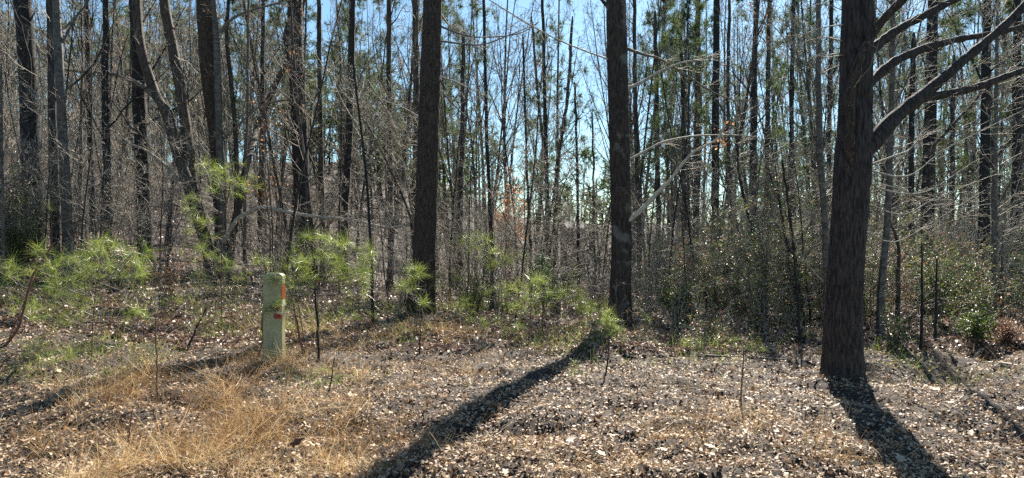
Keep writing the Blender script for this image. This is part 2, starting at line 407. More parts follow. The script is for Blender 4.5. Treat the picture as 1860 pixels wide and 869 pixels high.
# trunk in the centre right
b9 = G(1126, 592); y = b9[1]; pk = y / F
t9 = world_tree('poplar_tree', 'straight trunk with pale lichen patches, centre right, casting the long diagonal shadow')
pts = [P(1125, 625, y), P(1125, 590, y), P(1127, 520, y), P(1129, 430, y), P(1126, 300, y), P(1122, 150, y), P(1119, 0, y), P(1117, -200, y), P(1114, -560, y)]
big_trunk(pts, [25 * pk, 23.5 * pk, 20 * pk, 19 * pk, 19 * pk, 18.5 * pk, 18 * pk, 16.5 * pk, 9 * pk], 90, 240, .018, .032, 8, flare=.3, aspect=5).build('trunk', M_LICHEN, t9)
Yl = lambda n, a=0., s=.15: [y + a + s * q for q in range(n)]
c, r = add_limb(t9, [(1140, 402), (1165, 382), (1190, 355), (1215, 330), (1238, 300), (1262, 275), (1300, 255), (1312, 238), (1316, 222)], Yl(9, -.1, .0), 10, 4, M_DEAD, 41, K1=10, K2=4, L1=(.3, .8))
gl = Geo(); cc = c[-6:].repeat(4, 0) + rng.normal(0, .09, (24, 3)) + [0.02, 0, -.12]; rhombi(gl, cc, .07, .04, tint=rng.random(24), droop=1)
gl.build('dead_leaves', M_ORANGE, t9)['kind'] = 'stuff'
add_limb(t9, [(1140, 292), (1170, 276), (1200, 260), (1240, 250), (1280, 246), (1340, 246), (1380, 250)], Yl(7), 5, 2, M_TWIG, 42, K1=12, K2=4, L1=(.3, .8))
add_limb(t9, [(1138, 162), (1165, 150), (1200, 130), (1240, 114), (1275, 108), (1303, 98)], Yl(6), 7, 3, M_TWIG, 43, K1=12, K2=4, L1=(.3, .9))
add_limb(t9, [(1137, 88), (1165, 98), (1200, 108), (1240, 132), (1290, 165), (1340, 185)], Yl(6, 0, .2), 6, 2.5, M_TWIGD, 44, K1=12, K2=4, L1=(.3, .9))
add_limb(t9, [(1108, 15), (1095, 2), (1080, -20), (1050, -60)], Yl(4), 8, 4, M_OAK, 45, K1=6, K2=4)
add_limb(t9, [(1105, 108), (1050, 88), (1000, 66), (940, 32), (880, -6), (800, -60)], Yl(6, -.05, -.12), 3.5, 2.4, M_DEAD, 46, K1=6, K2=2, L1=(.3, .7), n=30)
add_limb(t9, [(1140, 560), (1165, 585), (1185, 600)], Yl(3, -.2), 3, 1.5, M_TWIG, 47, K1=4, K2=2, L1=(.2, .5))
add_limb(t9, [(1142, 340), (1180, 400), (1230, 440), (1290, 470)], Yl(4), 2.5, 1.5, M_TWIG, 48, K1=12, K2=4, L1=(.3, .8))

# trunk left of centre
b8 = G(768, 572); y = b8[1]; pk = y / F
t8 = world_tree('poplar_tree', 'tall straight brown trunk left of centre, flecked bark, broad flared base')
pts = [P(764, 600, y), P(765, 570, y), P(769, 480, y), P(773, 400, y), P(778, 260, y), P(782, 130, y), P(786, 0, y), P(789, -180, y), P(793, -520, y)]
big_trunk(pts, [28 * pk, 26 * pk, 21.5 * pk, 20.5 * pk, 19.5 * pk, 18.5 * pk, 17.5 * pk, 16 * pk, 8 * pk], 92, 240, .019, .034, 13, flare=.3, aspect=5).build('trunk', M_POPLAR, t8)
for k, (pp, w) in enumerate([([(800, 25), (815, 45), (838, 52)], 5), ([(800, 48), (830, 60), (870, 68), (940, 62), (980, 40)], 4), ([(800, 140), (830, 150), (880, 175)], 3), ([(800, 165), (850, 215), (900, 245)], 3), ([(770, 220), (740, 200), (690, 180)], 3), ([(800, 75), (870, 82), (920, 66), (960, 50)], 4)]):
    add_limb(t8, pp, Yl(len(pp), .05, .2), w, 1.8, M_TWIGD if k % 2 else M_TWIG, 50 + k, name='dead_branch', K1=9, K2=4, L1=(.3, .9), n=20)

# darker slimmer trunk with the swelling
b7 = G(552, 520); y = b7[1]; pk = y / F
t7 = world_tree('black_gum_tree', 'nearly black slim trunk with a swollen knot near the top edge, left of centre')
pts = [P(553, 545, y), P(553, 510, y), P(551, 440, y), P(550, 390, y), P(546, 300, y), P(542, 190, y), P(539, 130, y), P(534.5, 95, y), P(532, 68, y), P(535.5, 35, y), P(536, 0, y), P(538, -160, y), P(545, -480, y)]
big_trunk(pts, [18 * pk, 16.5 * pk, 15 * pk, 14.5 * pk, 14.5 * pk, 14.3 * pk, 14.5 * pk, 15.5 * pk, 17.5 * pk, 14 * pk, 13.5 * pk, 13 * pk, 7 * pk], 76, 250, .016, .026, 17, flare=.25, aspect=1.8).build('trunk', M_DARK, t7)
add_limb(t7, [(548, 180), (500, 185), (460, 200), (430, 215)], Yl(4, .1), 4, 2.5, M_TWIGD, 58, K1=8, name='dead_branch', n=20)

# crooked multi-stemmed clump
bc = G(392, 512); y = bc[1]; pk = y / F
cl = world_tree('crooked_tree', 'clump of crooked leaning stems sharing one base behind the high pine sprig')
def stem(pxs, Ys, ws, mt, seed, n_ring=34, n_z=180, size=.03, name='stem'):
    pts = along(pxs, Ys); 
    tg = big_trunk(pts, [w / 2 * Y / F for w, Y in zip(ws, Ys)], n_ring, n_z, .008, size, seed, aspect=4); return tg.build(name, mt, cl)
S1 = [(392, 530), (378, 460), (365, 415), (345, 345), (320, 270), (302, 205), (282, 170), (262, 110), (252, 60), (248, 0), (240, -160)]
stem(S1, [y] * 11, [24, 21, 20, 20, 20, 19, 18, 17, 16, 15, 7], M_CROOK, 61)
S2 = [(398, 530), (375, 440), (357, 370), (347, 320), (340, 250), (332, 190), (318, 110), (306, 50), (298, 0), (285, -160)]
stem(S2, [y + .3] * 10, [23, 20, 19, 19, 19, 18, 18, 18, 17, 9], M_CROOK, 62)
S3 = [(405, 530), (402, 450), (400, 350), (392, 250), (381, 150), (375, 60), (372, 0), (370, -200)]
stem(S3, [y + .5] * 8, [26, 22, 22, 24, 28, 30, 30, 20], M_POPLAR, 63, 64)
S4 = [(408, 530), (404, 440), (402, 350), (398, 250), (396, 160), (393, 70), (388, 0), (380, -160)]
stem(S4, [y + .1] * 8, [16, 15, 14, 13, 13, 11, 9, 5], M_SMOOTH, 64)
S5 = [(412, 530), (418, 440), (432, 380), (448, 300), (470, 225), (495, 165), (522, 108), (540, 60), (560, -40)]
print('clump Y', y, 'gum Y', b7[1])
stem(S5, [y + .2, y + .3, y + .5, y + .8, b7[1] + .4, b7[1] + .6, b7[1] + .8, b7[1] + 1, b7[1] + 1.2], [15, 14, 13, 12, 11, 11, 10, 8, 5], M_CROOK, 65)
S6 = [(410, 530), (425, 430), (430, 350), (428, 250), (420, 150), (412, 70), (415, 0), (420, -160)]
stem(S6, [y + .4] * 8, [9, 9, 9, 8, 8, 7, 6, 4], M_TREE, 66)
yl = y
add_limb(cl, [(292, 190), (275, 172), (250, 152), (215, 138), (180, 132), (145, 130), (115, 124), (85, 100), (60, 78), (35, 62), (20, 40)], [yl - .05 * q for q in range(11)], 10, 3, M_TWIGD, 71, K1=40, K2=6, L1=(.4, 1.2), n=50)
add_limb(cl, [(325, 330), (310, 312), (290, 292), (262, 272), (235, 262), (206, 254)], [yl - .05 * q for q in range(6)], 9, 2.5, M_TWIG, 72, name='dead_branch', K1=7, K2=3, L1=(.3, .7))
add_limb(cl, [(405, 440), (430, 400), (455, 385), (478, 377), (520, 385), (560, 392), (610, 397), (650, 402), (690, 412), (720, 413), (750, 406)], [yl - .1 * q for q in range(11)], 9, 5, M_TWIG, 73, K1=26, K2=4, L1=(.3, .8), n=50)
add_limb(cl, [(400, 60), (415, 40), (440, 25), (470, 15), (510, 5)], [yl] * 5, 7, 3, M_TWIGD, 74, K1=10)
add_limb(cl, [(404, 255), (430, 230), (470, 195), (500, 185), (530, 180)], [yl + .2] * 5, 5, 3, M_TWIGD, 75, K1=9)
for k, (S, off) in enumerate([(S1, 0), (S2, .3), (S3, .5), (S5, .8)]):
    q = np.array(along(S[2:-1], yl + off)); c = catmull(q, 10)
    twig_geo(c[None], np.full((1, 10), .06), 20, 6, (.5, 1.3), (.25, .6), K3=2, ang=(40, 80), rmin=.004).build('twigs', M_TWIG, cl)['kind'] = 'stuff'

# ------------------------------------------------------------------ middle-distance trees one can tell apart
def mid_tree(pxs, Y, w0, w1, label, mt=M_TREE, twigs=24, K2=7, L1=(.6, 1.6), name='slender_tree', t0=.12, mtw=None, K3=2, group=None, up=.06, sides=10):
    """pxs top first; w0 top width, w1 bottom width in picture pixels."""
    pts = [P(a, b, Y) for a, b in pxs][::-1]
    bx = pts[0] + (pts[0] - pts[1]) * .15; bz = float(ground(bx[0], Y)) - .12
    if pts[0][2] > bz: pts = [np.array([pts[0][0] + (pts[0][0] - pts[1][0]) * .1, Y, bz])] + pts
    d = pts[-1] - pts[-2]; d = d / max(abs(d[2]), .3)
    if pxs[0][1] <= 5: pts.append(pts[-1] + d * (1.2 + .06 * Y))
    o = world_tree(name, label, group=group)
    n = 26; c = catmull(np.array(pts), n)
    c[1:-1] += rng.normal(0, .006 * Y / 15, (n - 2, 3)) * [1, 1, 0]
    r = np.linspace(w1, w0 * .8, n) / 2 * Y / F; r[0] *= 1.3; r[1] *= 1.1; r[-1] *= .5
    g = Geo(); tubes(g, c, r * (1 + rng.normal(0, .03, n)), sides)
    if twigs and w0 >= 5:
        q, rr = resamp(c, r, 12); l0, lr = spawn(q, rr, int(rng.integers(3, 8)), .3, .95, (22, 60), N=8, absL=(1.2, 3.6), wander=.12, up=.07, rf=.32, rmin=.008, rmax=.034); tubes(g, l0, lr, 5)
        Z = twig_geo(l0, lr, 5, 5, (.4, 1.), (.2, .5), K3=0, rmin=.0045 * max(1, Y / 18)); Z.build('limb_twigs', mtw or M_TWIGD, o)['kind'] = 'stuff'
    g.build('trunk', mt, o)
    if twigs:
        q, rr = resamp(c, r, 12)
        twig_geo(q, rr, twigs, K2, L1, (L1[0] * .4, L1[1] * .5), t0=t0, K3=K3 if Y < 20 else 1, ang=(35, 75), rmin=.0045 * max(1, Y / 18), up=up).build('twigs', mtw or M_TWIG, o)['kind'] = 'stuff'
    return o
ML = [
 ([(42, 0), (52, 150), (60, 350)], 17, 32, 38, 'thick rough dark trunk at the far left behind twigs', M_DARK),
 ([(91, 0), (95, 200), (100, 440)], 15.5, 14, 16, 'darker left stem of the close pair of grey trunks at left', M_TREE),
 ([(102, 0), (112, 200), (124, 440)], 14.5, 14, 20, 'smooth pale grey right stem of the close pair at left', M_SMOOTH),
 ([(157, 0), (163, 200), (170, 420)], 21, 9, 12, 'thin dark trunk just right of the close grey pair', M_DARK),
 ([(193, 0), (191, 150), (196, 420)], 18, 11, 15, 'dark knobbly trunk crossed by the long sideways branch at left', M_DARK),
 ([(246, 0), (254, 200), (263, 420)], 19, 24, 28, 'broad dark trunk standing behind the crooked clump stem', M_DARK),
 ([(2, 120), (4, 300), (6, 440)], 13, 5, 6, 'pale thin stem at the very left edge', M_SMOOTH),
 ([(451, 0), (449, 200), (445, 380)], 19, 5, 6, 'thin pale upright stem between the clump and black trunk', M_SMOOTH),
 ([(478, 0), (476, 200), (473, 380)], 24, 8, 10, 'dark straight trunk left of the knotted black trunk', M_DARK),
 ([(579, 0), (582, 250), (586, 420)], 24, 9, 11, 'dark trunk just right of the knotted black trunk', M_TREE),
 ([(640, 0), (634, 250), (626, 380)], 27, 12, 16, 'rough trunk midway between the black and the brown trunk', M_DARK),
 ([(706, 0), (707, 200), (709, 380)], 26, 10, 11, 'hazy grey trunk left of the tall brown trunk', M_TREE),
 ([(754, 0), (756, 200), (752, 400)], 23, 12, 13, 'grey trunk rising right beside the tall brown trunk', M_TREE),
 ([(842, 60), (840, 220), (836, 400)], 25, 9, 11, 'trunk right of the tall brown trunk among pine boughs', M_TREE),
 ([(879, 0), (886, 300), (893, 445)], 16, 6, 8, 'very straight thin dark pole tree right of the tall brown trunk', M_DARK),
 ([(950, 60), (955, 250), (963, 450)], 19, 4, 6, 'thin stem above the dark little cedar', M_DARK),
 ([(985, 0), (990, 200), (996, 430)], 20, 6, 8, 'straightest dark stem against the open sky', M_DARK),
 ([(965, 30), (975, 150), (990, 300), (998, 440)], 21, 5, 7, 'slightly bowed stem against the open sky', M_TREE),
 ([(1040, 30), (1030, 180), (1012, 300), (1008, 440)], 22, 6, 9, 'leaning stem crossing the open sky gap', M_TREE),
 ([(1044, 150), (1048, 300), (1050, 450)], 20, 5, 6, 'short slim stem left of the lichened trunk', M_DARK),
 ([(1076, 200), (1078, 330), (1080, 450)], 23, 4, 5, 'hair-thin stem close left of the lichened trunk', M_TREE),
 ([(1152, 0), (1154, 200), (1160, 420)], 24, 7, 9, 'dark trunk close right of the lichened trunk', M_TREE),
 ([(1190, 20), (1193, 200), (1196, 400)], 28, 8, 10, 'trunk behind the two bare limbs right of centre', M_TREE),
 ([(1237, 60), (1240, 200), (1243, 400)], 26, 6, 8, 'slim trunk behind the pale dead limb', M_DARK),
 ([(1268, 0), (1266, 200), (1264, 400)], 30, 11, 12, 'broad hazy trunk behind the tip of the pale dead limb', M_TREE),
 ([(1302, 0), (1300, 200), (1299, 420)], 27, 13, 15, 'dark trunk with brown leaves hanging before it', M_DARK),
 ([(1325, 0), (1322, 200), (1326, 420)], 25, 6, 8, 'slim trunk just right of the brown hanging leaves', M_TREE),
 ([(1374, 0), (1368, 180), (1366, 380)], 24, 10, 12, 'upright dark trunk above the bright green understory', M_DARK),
 ([(1397, 0), (1394, 200), (1392, 400)], 28, 8, 10, 'fainter trunk behind the bright green understory', M_TREE),
 ([(1441, 0), (1438, 180), (1436, 340)], 22, 8, 9, 'dark pole tree left of the thin tan sapling trunk', M_DARK),
 ([(1510, 0), (1508, 150), (1506, 330)], 22, 8, 9, 'dark trunk hard against the left side of the oak', M_DARK),
 ([(1487, 0), (1487, 150), (1491, 300), (1501, 470)], 11, 9, 13, 'smooth tan sapling trunk close left of the big oak', M_SMOOTH),
 ([(1622, 0), (1618, 250), (1612, 400), (1600, 540)], 11.5, 8, 14, 'smooth leaning young tree just right of the big oak', M_SMOOTH),
 ([(1618, 330), (1616, 400), (1632, 448), (1630, 560)], 11.9, 4, 9, 'elbowed side stem right of the leaning young tree', M_TREE),
 ([(1660, 60), (1655, 250), (1655, 420)], 23, 10, 12, 'dark trunk under the long oak limb', M_DARK),
 ([(1695, 0), (1690, 200), (1684, 420)], 25, 20, 24, 'wide dim trunk seen between the oak limbs', M_DARK),
 ([(1733, 100), (1730, 250), (1728, 420)], 24, 9, 10, 'plain dark trunk right of the wide dim one', M_TREE),
 ([(1792, 0), (1790, 250), (1786, 520)], 18, 15, 20, 'stout dark pine trunk near the right edge', M_DARK),
 ([(1812, 20), (1808, 250), (1804, 560)], 14.5, 7, 10, 'smooth grey stem beside the stout dark pine', M_SMOOTH),
 ([(1848, 0), (1846, 250), (1843, 480)], 22, 14, 16, 'dark trunk at the right edge of the picture', M_DARK),
 ([(605, 135), (660, 215), (705, 300), (748, 410)], 17, 3, 7, 'bare shrub stem leaning left before the tall brown trunk', M_TREE),
 ([(668, 145), (715, 228), (735, 320), (752, 410)], 17.4, 3, 8, 'twiggy arched stem beside the tall brown trunk', M_SMOOTH),
 ([(1335, 220), (1345, 330), (1370, 440), (1385, 560)], 15, 4, 8, 'bent dark stem in the right-hand undergrowth', M_DARK),
 ([(1392, 300), (1415, 365), (1430, 450), (1448, 560)], 13, 4, 7, 'dark whip leaning left with a broken tip', M_DARK),
 ([(1420, 290), (1428, 340), (1446, 480), (1460, 580)], 12.5, 5, 7, 'dark whip beside the broken-tipped one', M_DARK),
 ([(1688, 300), (1720, 240), (1765, 190), (1790, 150)][::-1], 19, 5, 9, 'stem bending right below the oak limbs', M_TREE),
]
for a in ML:
    big = a[1] > 20
    dense = 'shrub stem' in a[4] or 'arched stem' in a[4]
    mid_tree(*a[:6], twigs=46 if dense else 14 if big else 18, K2=8 if dense else 5, mtw=M_TWIG if dense or rng.random() < .6 else M_TWIGD)

# ------------------------------------------------------------------ background tree kinds
def hardwood(h=12, r=.1, fork=False, leaves=0, K=34):
    o = empty('bare_tree'); g = Geo()
    tr = grow([[0, 0, -.3]], [[rng.normal(0, .03), rng.normal(0, .03), 1]], h, 16, .035, .03)
    R = np.linspace(r, r * .18, 16)[None]; tubes(g, tr, R, 9)
    Q, q = spawn(tr, R, 5 if fork else 3, .3, .7, (18, 35), (.35, .5), N=9, wander=.07, up=.06, rf=.55); tubes(g, Q, q, 6)
    g.build('trunk', M_TREE, o)
    g = Geo()
    A, a = spawn(tr, R, K, .12, 1, (35, 75), (.1, .22), N=6, wander=.1, up=.08, rf=.35, rmin=.009); tubes(g, A, a, 4)
    B, b = spawn(Q, q, 8, .2, 1, (30, 60), (.25, .45), N=5, wander=.12, up=.08, rf=.5, rmin=.008); tubes(g, B, b, 4)
    for (U, u, k) in ((A, a, 5), (B, b, 5)):
        D, d = spawn(U, u, k, .2, 1, (30, 65), (.3, .55), N=4, wander=.14, up=.06, rf=.6, rmin=.007); tubes(g, D, d, 3)
        E, e = spawn(D, d, 3, .2, 1, (30, 60), (.35, .6), N=3, wander=.14, up=.05, rf=.7, rmin=.006); tubes(g, E, e, 3)
        if leaves:
            c = E[:, -1]; c = c[rng.random(len(c)) < leaves]; rhombi(g, c, .13, .07, tint=rng.random(len(c)), m=1, droop=1)
    g.build('crown', [M_TWIG if rng.random() < .5 else M_TWIGD, M_BROWNLEAF], o)['kind'] = 'stuff'
    return o

def needles_cluster(g, c, d, n=16, L=.22, w=.02, m=0):
    M = len(c); cc = np.repeat(c, n, 0); dd = np.repeat(d, n, 0)
    v = nrm(dd * .7 + rng.normal(0, .6, cc.shape)); Pt = np.stack([cc, cc + v * L * .55, cc + v * L + [0, 0, -.03]], 1)
    ribbons(g, Pt[:, ::2], np.full(len(cc), w), m, np.repeat(rng.random(M), n) * .7 + rng.random(len(cc)) * .3)

def pine(h=13, r=.12, low=.35, K=34):
    o = empty('pine_tree'); g = Geo()
    tr = grow([[0, 0, -.3]], [[0, 0, 1]], h, 14, .02, .03); R = np.linspace(r, r * .25, 14)[None]; tubes(g, tr, R, 10); g.build('trunk', M_TREE, o)
    g = Geo()
    A, a = spawn(tr, R, K, low, 1, (60, 95), (.14, .24), N=6, wander=.08, up=.07, rf=.3, rmin=.012); tubes(g, A, a, 4, 1)
    D_, d_ = spawn(tr, R, 12, .1, low, (70, 100), (.06, .14), N=4, wander=.12, up=-.02, rf=.2, rmin=.008); tubes(g, D_, d_, 3, 1)
    B, b = spawn(A, a, 6, .35, 1, (30, 60), (.3, .5), N=4, wander=.1, up=.05, rf=.6, rmin=.007); tubes(g, B, b, 3, 1)
    for U in (A[:, -2:], B[:, -2:], B[:, 1:3]):
        c = U[:, -1]; needles_cluster(g, c, nrm(U[:, -1] - U[:, 0]), 14, .27, .022)
    g.build('crown', [M_NEEDLE_FAR, M_TWIGD], o)['kind'] = 'stuff'
    return o
HW = [hardwood(12, .085 + .02 * (k % 3), k % 3 == 0, [0, 0, .12, 0, .05, 0, 0, .5][k], 30) for k in range(8)]
PN = [pine(12, .10 + .02 * (k % 2), [.35, .5, .22, .42, .3][k]) for k in range(5)]
used = set()
ML_xy = [((np.mean([p[0] for p in a[0]]) - CX) / F * a[1], a[1]) for a in ML]
placed = []
def zone(px):
    return 'left' if px < 560 else 'centre' if px < 1150 else 'right'
LB = {('h', 'left'): ('slender bare tree among the others on the brown leafy hillside at left', 'bare trees on the left hillside'),
      ('h', 'centre'): ('slender bare tree in the crowded woods behind the middle trunks', 'bare trees in the middle woods'),
      ('h', 'right'): ('slender bare tree in the crowded woods on the right', 'bare trees in the right-hand woods'),
      ('p', 'left'): ('tall green pine standing back in the woods at left', 'pines in the left woods'),
      ('p', 'centre'): ('tall green pine standing back behind the middle trunks', 'pines in the middle woods'),
      ('p', 'right'): ('tall green pine standing back in the woods on the right', 'pines in the right-hand woods')}
tries = 0
while len(placed) < 190 and tries < 20000:
    tries += 1
    Y = 19 + 56 * rng.random() ** 1.0; s = rng.uniform(-.82, .82); x = s * Y; px = CX + s * F
    if 920 < px < 1110 and rng.random() < .5: continue
    if any((x - a) ** 2 + (Y - b) ** 2 < (1.5 + Y * .012) ** 2 for a, b in placed): continue
    if any((x - a) ** 2 + (Y - b) ** 2 < .8 for a, b in ML_xy): continue
    if abs(px - 1038) < 12 and Y < 62: continue
    placed.append((x, Y))
    pp = .08 if px < 520 else .42 if px < 900 else .15 if px < 1120 else .26 if px < 1350 else .22
    kind = 'p' if Y > 24 and rng.random() < pp else 'h'
    src = (PN if kind == 'p' else HW)[rng.integers(5 if kind == 'p' else 8)]
    if kind == 'h' and src is HW[7] and not (850 < px < 960 or px < 300): src = HW[rng.integers(7)]
    hgt = (1.6 - float(ground(x, Y)) + .34 * Y) * rng.uniform(.92, 1.15) + 1
    if 930 < px < 1110 and Y > 35: hgt *= .8
    sz = hgt / 12; sx = sz * rng.uniform(.5, .9)
    lab, grp = LB[(kind, zone(px))]
    if kind == 'h':
        iv = [k for k in range(8) if HW[k] is src][0]; wh = {'left': 'on the left hillside', 'centre': 'in the middle woods', 'right': 'in the right-hand woods'}[zone(px)]
        if iv in (2, 4, 7): lab, grp = 'slim tree still holding scattered brown leaves ' + wh, 'trees with brown leaves ' + wh
        elif iv in (0, 3, 6): lab, grp = 'bare tree that forks into several stems ' + wh, 'forked bare trees ' + wh
    loc = (x, Y, float(ground(x, Y)) - .05)
    if id(src) not in used:
        used.add(id(src)); src.location = loc; src.rotation_euler = (0, 0, rng.uniform(0, 6.28)); src.scale = (sx, sx, sz)
        tag(src, lab, 'tree', grp)
    else:
        c = copy_tree(src, loc, rng.uniform(0, 6.28), (sx, sx, sz), lab, grp); c['category'] = 'tree'; tl = math.radians(rng.choice([1.5, 4, 8], p=[.5, .35, .15])); c.rotation_euler = (rng.normal(0, tl), rng.normal(0, tl), rng.uniform(0, 6.28))
for src in HW + PN:
    if id(src) not in used:
        for ch in list(src.children): bpy.data.objects.remove(ch)
        bpy.data.objects.remove(src)

# far-off wood that reads as one mass
g = Geo(); n = 430
Yf = rng.uniform(66, 112, n); xf = rng.uniform(-.95, .95, n) * Yf; xf[:110] = rng.uniform(-.8, -.1, 110) * Yf[:110]; zf = ground(xf, Yf)
hf = rng.uniform(7, 12, n) + np.where(np.abs(xf / Yf - .09) < .08, -.5, 3) + np.where(xf / Yf < -.3, 3, 0)
T = grow(np.stack([xf, Yf, zf], -1), np.tile([[0, 0, 1.]], (n, 1)), hf, 7, .04, .05)
R = np.full((n, 1), 1.) * np.linspace(.16, .03, 7)[None] * rng.uniform(.6, 1.3, (n, 1)); tubes(g, T, R, 3)
A, a = spawn(T, R, 12, .04, 1, (30, 60), (.12, .22), N=4, wander=.1, up=.08, rf=.4, rmin=.03); tubes(g, A, a, 3)
B, b = spawn(A, a, 3, .2, 1, (30, 60), (.4, .6), N=3, wander=.1, up=.06, rf=.6, rmin=.022); tubes(g, B, b, 3)
pk_ = rng.random(len(B)) < .55
needles_cluster(g, B[pk_][:, -1], nrm(B[pk_][:, -1] - B[pk_][:, 0]), 5, 1.0, .2, 1)
tag(g.build('distant_forest', [M_TREE, M_NEEDLE_FAR]), 'grey mass of distant woods closing the view behind the trees', 'forest', kind='stuff')

# small shed whose pale roof shows through
mr, ntr, br = mat('pale_metal_roof'); br.inputs['Base Color'].default_value = (.34, .33, .31, 1); br.inputs['Roughness'].default_value = .9; br.inputs['Specular IOR Level'].default_value = .1
mw, ntw, bw = mat('tan_siding'); bw.inputs['Base Color'].default_value = (.36, .27, .22, 1)
sx, sy = P(1040, 412, 60)[0], 60.; z0 = float(ground(sx, sy)) - .2; zr = P(0, 415, 60)[2]
shed = empty('shed', (sx, sy, z0), .25); tag(shed, 'small shed with a pale roof glimpsed far off left of the lichened trunk', 'shed')
hh = zr - z0
g = Geo(); w, d, rise = .75, 1.1, .5
V = [(-w, -d, 0), (w, -d, 0), (w, d, 0), (-w, d, 0), (-w, -d, hh), (w, -d, hh), (w, d, hh), (-w, d, hh), (-w, 0, hh + rise), (w, 0, hh + rise)]
g.add(V, [(0, 1, 5, 4), (1, 2, 6, 5), (2, 3, 7, 6), (3, 0, 4, 7)], smooth=False); g.add(V, [(4, 7, 8), (5, 9, 6)], smooth=False); g.build('wall', mw, shed)
g = Geo(); e = .15; t = .06
for sgn in (-1, 1):
    q = np.array([(-w - e, sgn * (d + e), hh - .06), (w + e, sgn * (d + e), hh - .06), (w + e, 0, hh + rise + .03), (-w - e, 0, hh + rise + .03)])
    q = np.vstack([q, q + [0, 0, t]]); g.add(q, [(0, 1, 2, 3), (4, 7, 6, 5), (0, 4, 5, 1), (1, 5, 6, 2), (3, 2, 6, 7), (0, 3, 7, 4)], smooth=False)
g.build('roof', mr, shed)
g = Geo(); q = np.array([(-.4, -d - .03, 0), (.4, -d - .03, 0), (.4, -d - .03, 1.9), (-.4, -d - .03, 1.9)]); q = np.vstack([q, q + [0, .05, 0]])
g.add(q, [(0, 1, 2, 3), (0, 4, 5, 1), (1, 5, 6, 2), (3, 2, 6, 7), (0, 3, 7, 4)], smooth=False); g.build('door', M_DARK, shed)

# ------------------------------------------------------------------ leaf litter, grass, undergrowth (uncountable)
def fan_points(n, y0, y1, pw=1.6, half=.93):
    u = rng.random(n); Y = (y0 ** (1 - pw) + u * (y1 ** (1 - pw) - y0 ** (1 - pw))) ** (1 / (1 - pw))
    x = rng.uniform(-half, half, n) * (Y + 1.2)
    return x, Y

GP = [(90, 760, 1.1, .85), (40, 730, .9, .8), (300, 790, .9, .6), (480, 730, .75, .9), (530, 660, .9, 1.1), (640, 700, .8, .6), (430, 600, .6, .7), (590, 620, .7, .8), (300, 600, .6, .45), (500, 620, .8, 1.), (560, 600, .9, .7), (440, 700, .6, .9), (560, 740, .7, .9), (680, 600, .9, .6), (250, 700, .5, .4), (620, 650, .6, .8),
      (760, 630, 1., .7), (850, 610, .9, .8), (930, 690, .7, .7), (880, 660, .8, .6), (700, 840, .6, .5), (560, 800, .8, .4), (200, 850, .9, .8), (1150, 800, .6, .25), (1250, 780, .5, .2),
      (1420, 770, .6, .25), (1480, 840, .7, .3), (1100, 740, .5, .3), (1000, 800, .6, .35), (1830, 640, .8, .6), (1270, 690, .5, .3), (400, 860, .7, .7), (980, 610, .8, .5), (1340, 860, .8, .25), (1640, 720, .5, .2)]
GPW = [(G(a, b), r * 1.0, k) for a, b, r, k in GP]
def grass_density(x, y):
    d = .05 + 0 * x
    for (gx_, gy_, _), r, k in GPW: d = d + k * np.exp(-(((x - gx_) / r) ** 2 + ((y - gy_) / (r * 1.1)) ** 2))
    return np.clip(d * np.clip(3.2 * (.6 * vnoise(x / .55, y / .55, 31) + .4 * vnoise(x / .2, y / .2, 32)) - 1.38, .04, 1.5), 0, 1.1)

# litter
g = Geo()
def litter(n, y0, y1, smin, smax, k_far, m, pw=1.6, left_only=False):
    x, y = fan_points(n, y0, y1, pw)
    if left_only: k = x / y < -.22 + rng.normal(0, .06, n); x, y = x[k], y[k]
    gd = grass_density(x, y); keep = (rng.random(len(x)) > gd * .4) & (rng.random(len(x)) < -.1 + 2.2 * (.55 * vnoise(x / .28, y / .28, 36) + .45 * vnoise(x / .09, y / .09, 38))); x, y = x[keep], y[keep]; n = len(x)
    z = ground(x, y); s = rng.uniform(smin, smax, n) * (1 + k_far * np.clip(y - 8, 0, 40)) 
    tilt = np.abs(rng.normal(0, .75, n)); az = rng.uniform(0, 6.28, n)
    up = np.stack([np.sin(tilt) * np.cos(az), np.sin(tilt) * np.sin(az), np.cos(tilt)], -1)
    r = rng.normal(0, 1, (n, 3)); a = nrm(r - up * (r * up).sum(-1, keepdims=True)); b = np.cross(up, a)
    ang = np.array([0, .8, 1.9, 3.0, 4.0, 5.2]); nv = len(ang)
    rr = np.array([1., .55, .85, .6, .9, .55])
    R = rr[None] * rng.uniform(.75, 1.2, (n, nv)) * s[:, None] / 1.6
    cu = rng.normal(0, .55, (n, 1)); ca = np.cos(ang)[None] * R; sa = np.sin(ang)[None] * R * rng.uniform(.55, 1, (n, 1))
    lift = cu * (sa ** 2 * 1.6 + ca ** 2 * .5 * rng.normal(0, 1, (n, 1))) / (s[:, None] / 1.6) + rng.normal(0, .07, (n, nv)) * s[:, None]
    c = np.stack([x, y, z + rng.random(n) ** 1.5 * .05 + s * .12 * np.sin(tilt)], -1)
    v = c[:, None] + a[:, None] * ca[..., None] + b[:, None] * sa[..., None] + up[:, None] * lift[..., None]
    v = np.concatenate([c[:, None], v], 1)
    i = np.arange(n)[:, None, None] * (nv + 1); k = np.arange(nv)
    f = (i + np.stack([0 * k, k + 1, (k + 1) % nv + 1], -1)[None]).reshape(-1, 3)
    t = np.clip(rng.beta(2.2, 1.6, n), 0, 1); g.add(v, f, m, np.repeat(t, nv + 1), True)
litter(132000, 4.2, 17, .019, .048, .045, 0, 1.2)
tag(g.build('leaf_litter', [M_LITTER]), 'carpet of pale dry fallen leaves over the clearing', 'fallen leaves', kind='stuff')
g = Geo(); x, y = fan_points(95000, 10, 60, 1.4); k = (rng.random(len(x)) < np.where(x / y < -.2, 1, .6)); x, y = x[k], y[k]; n = len(x)
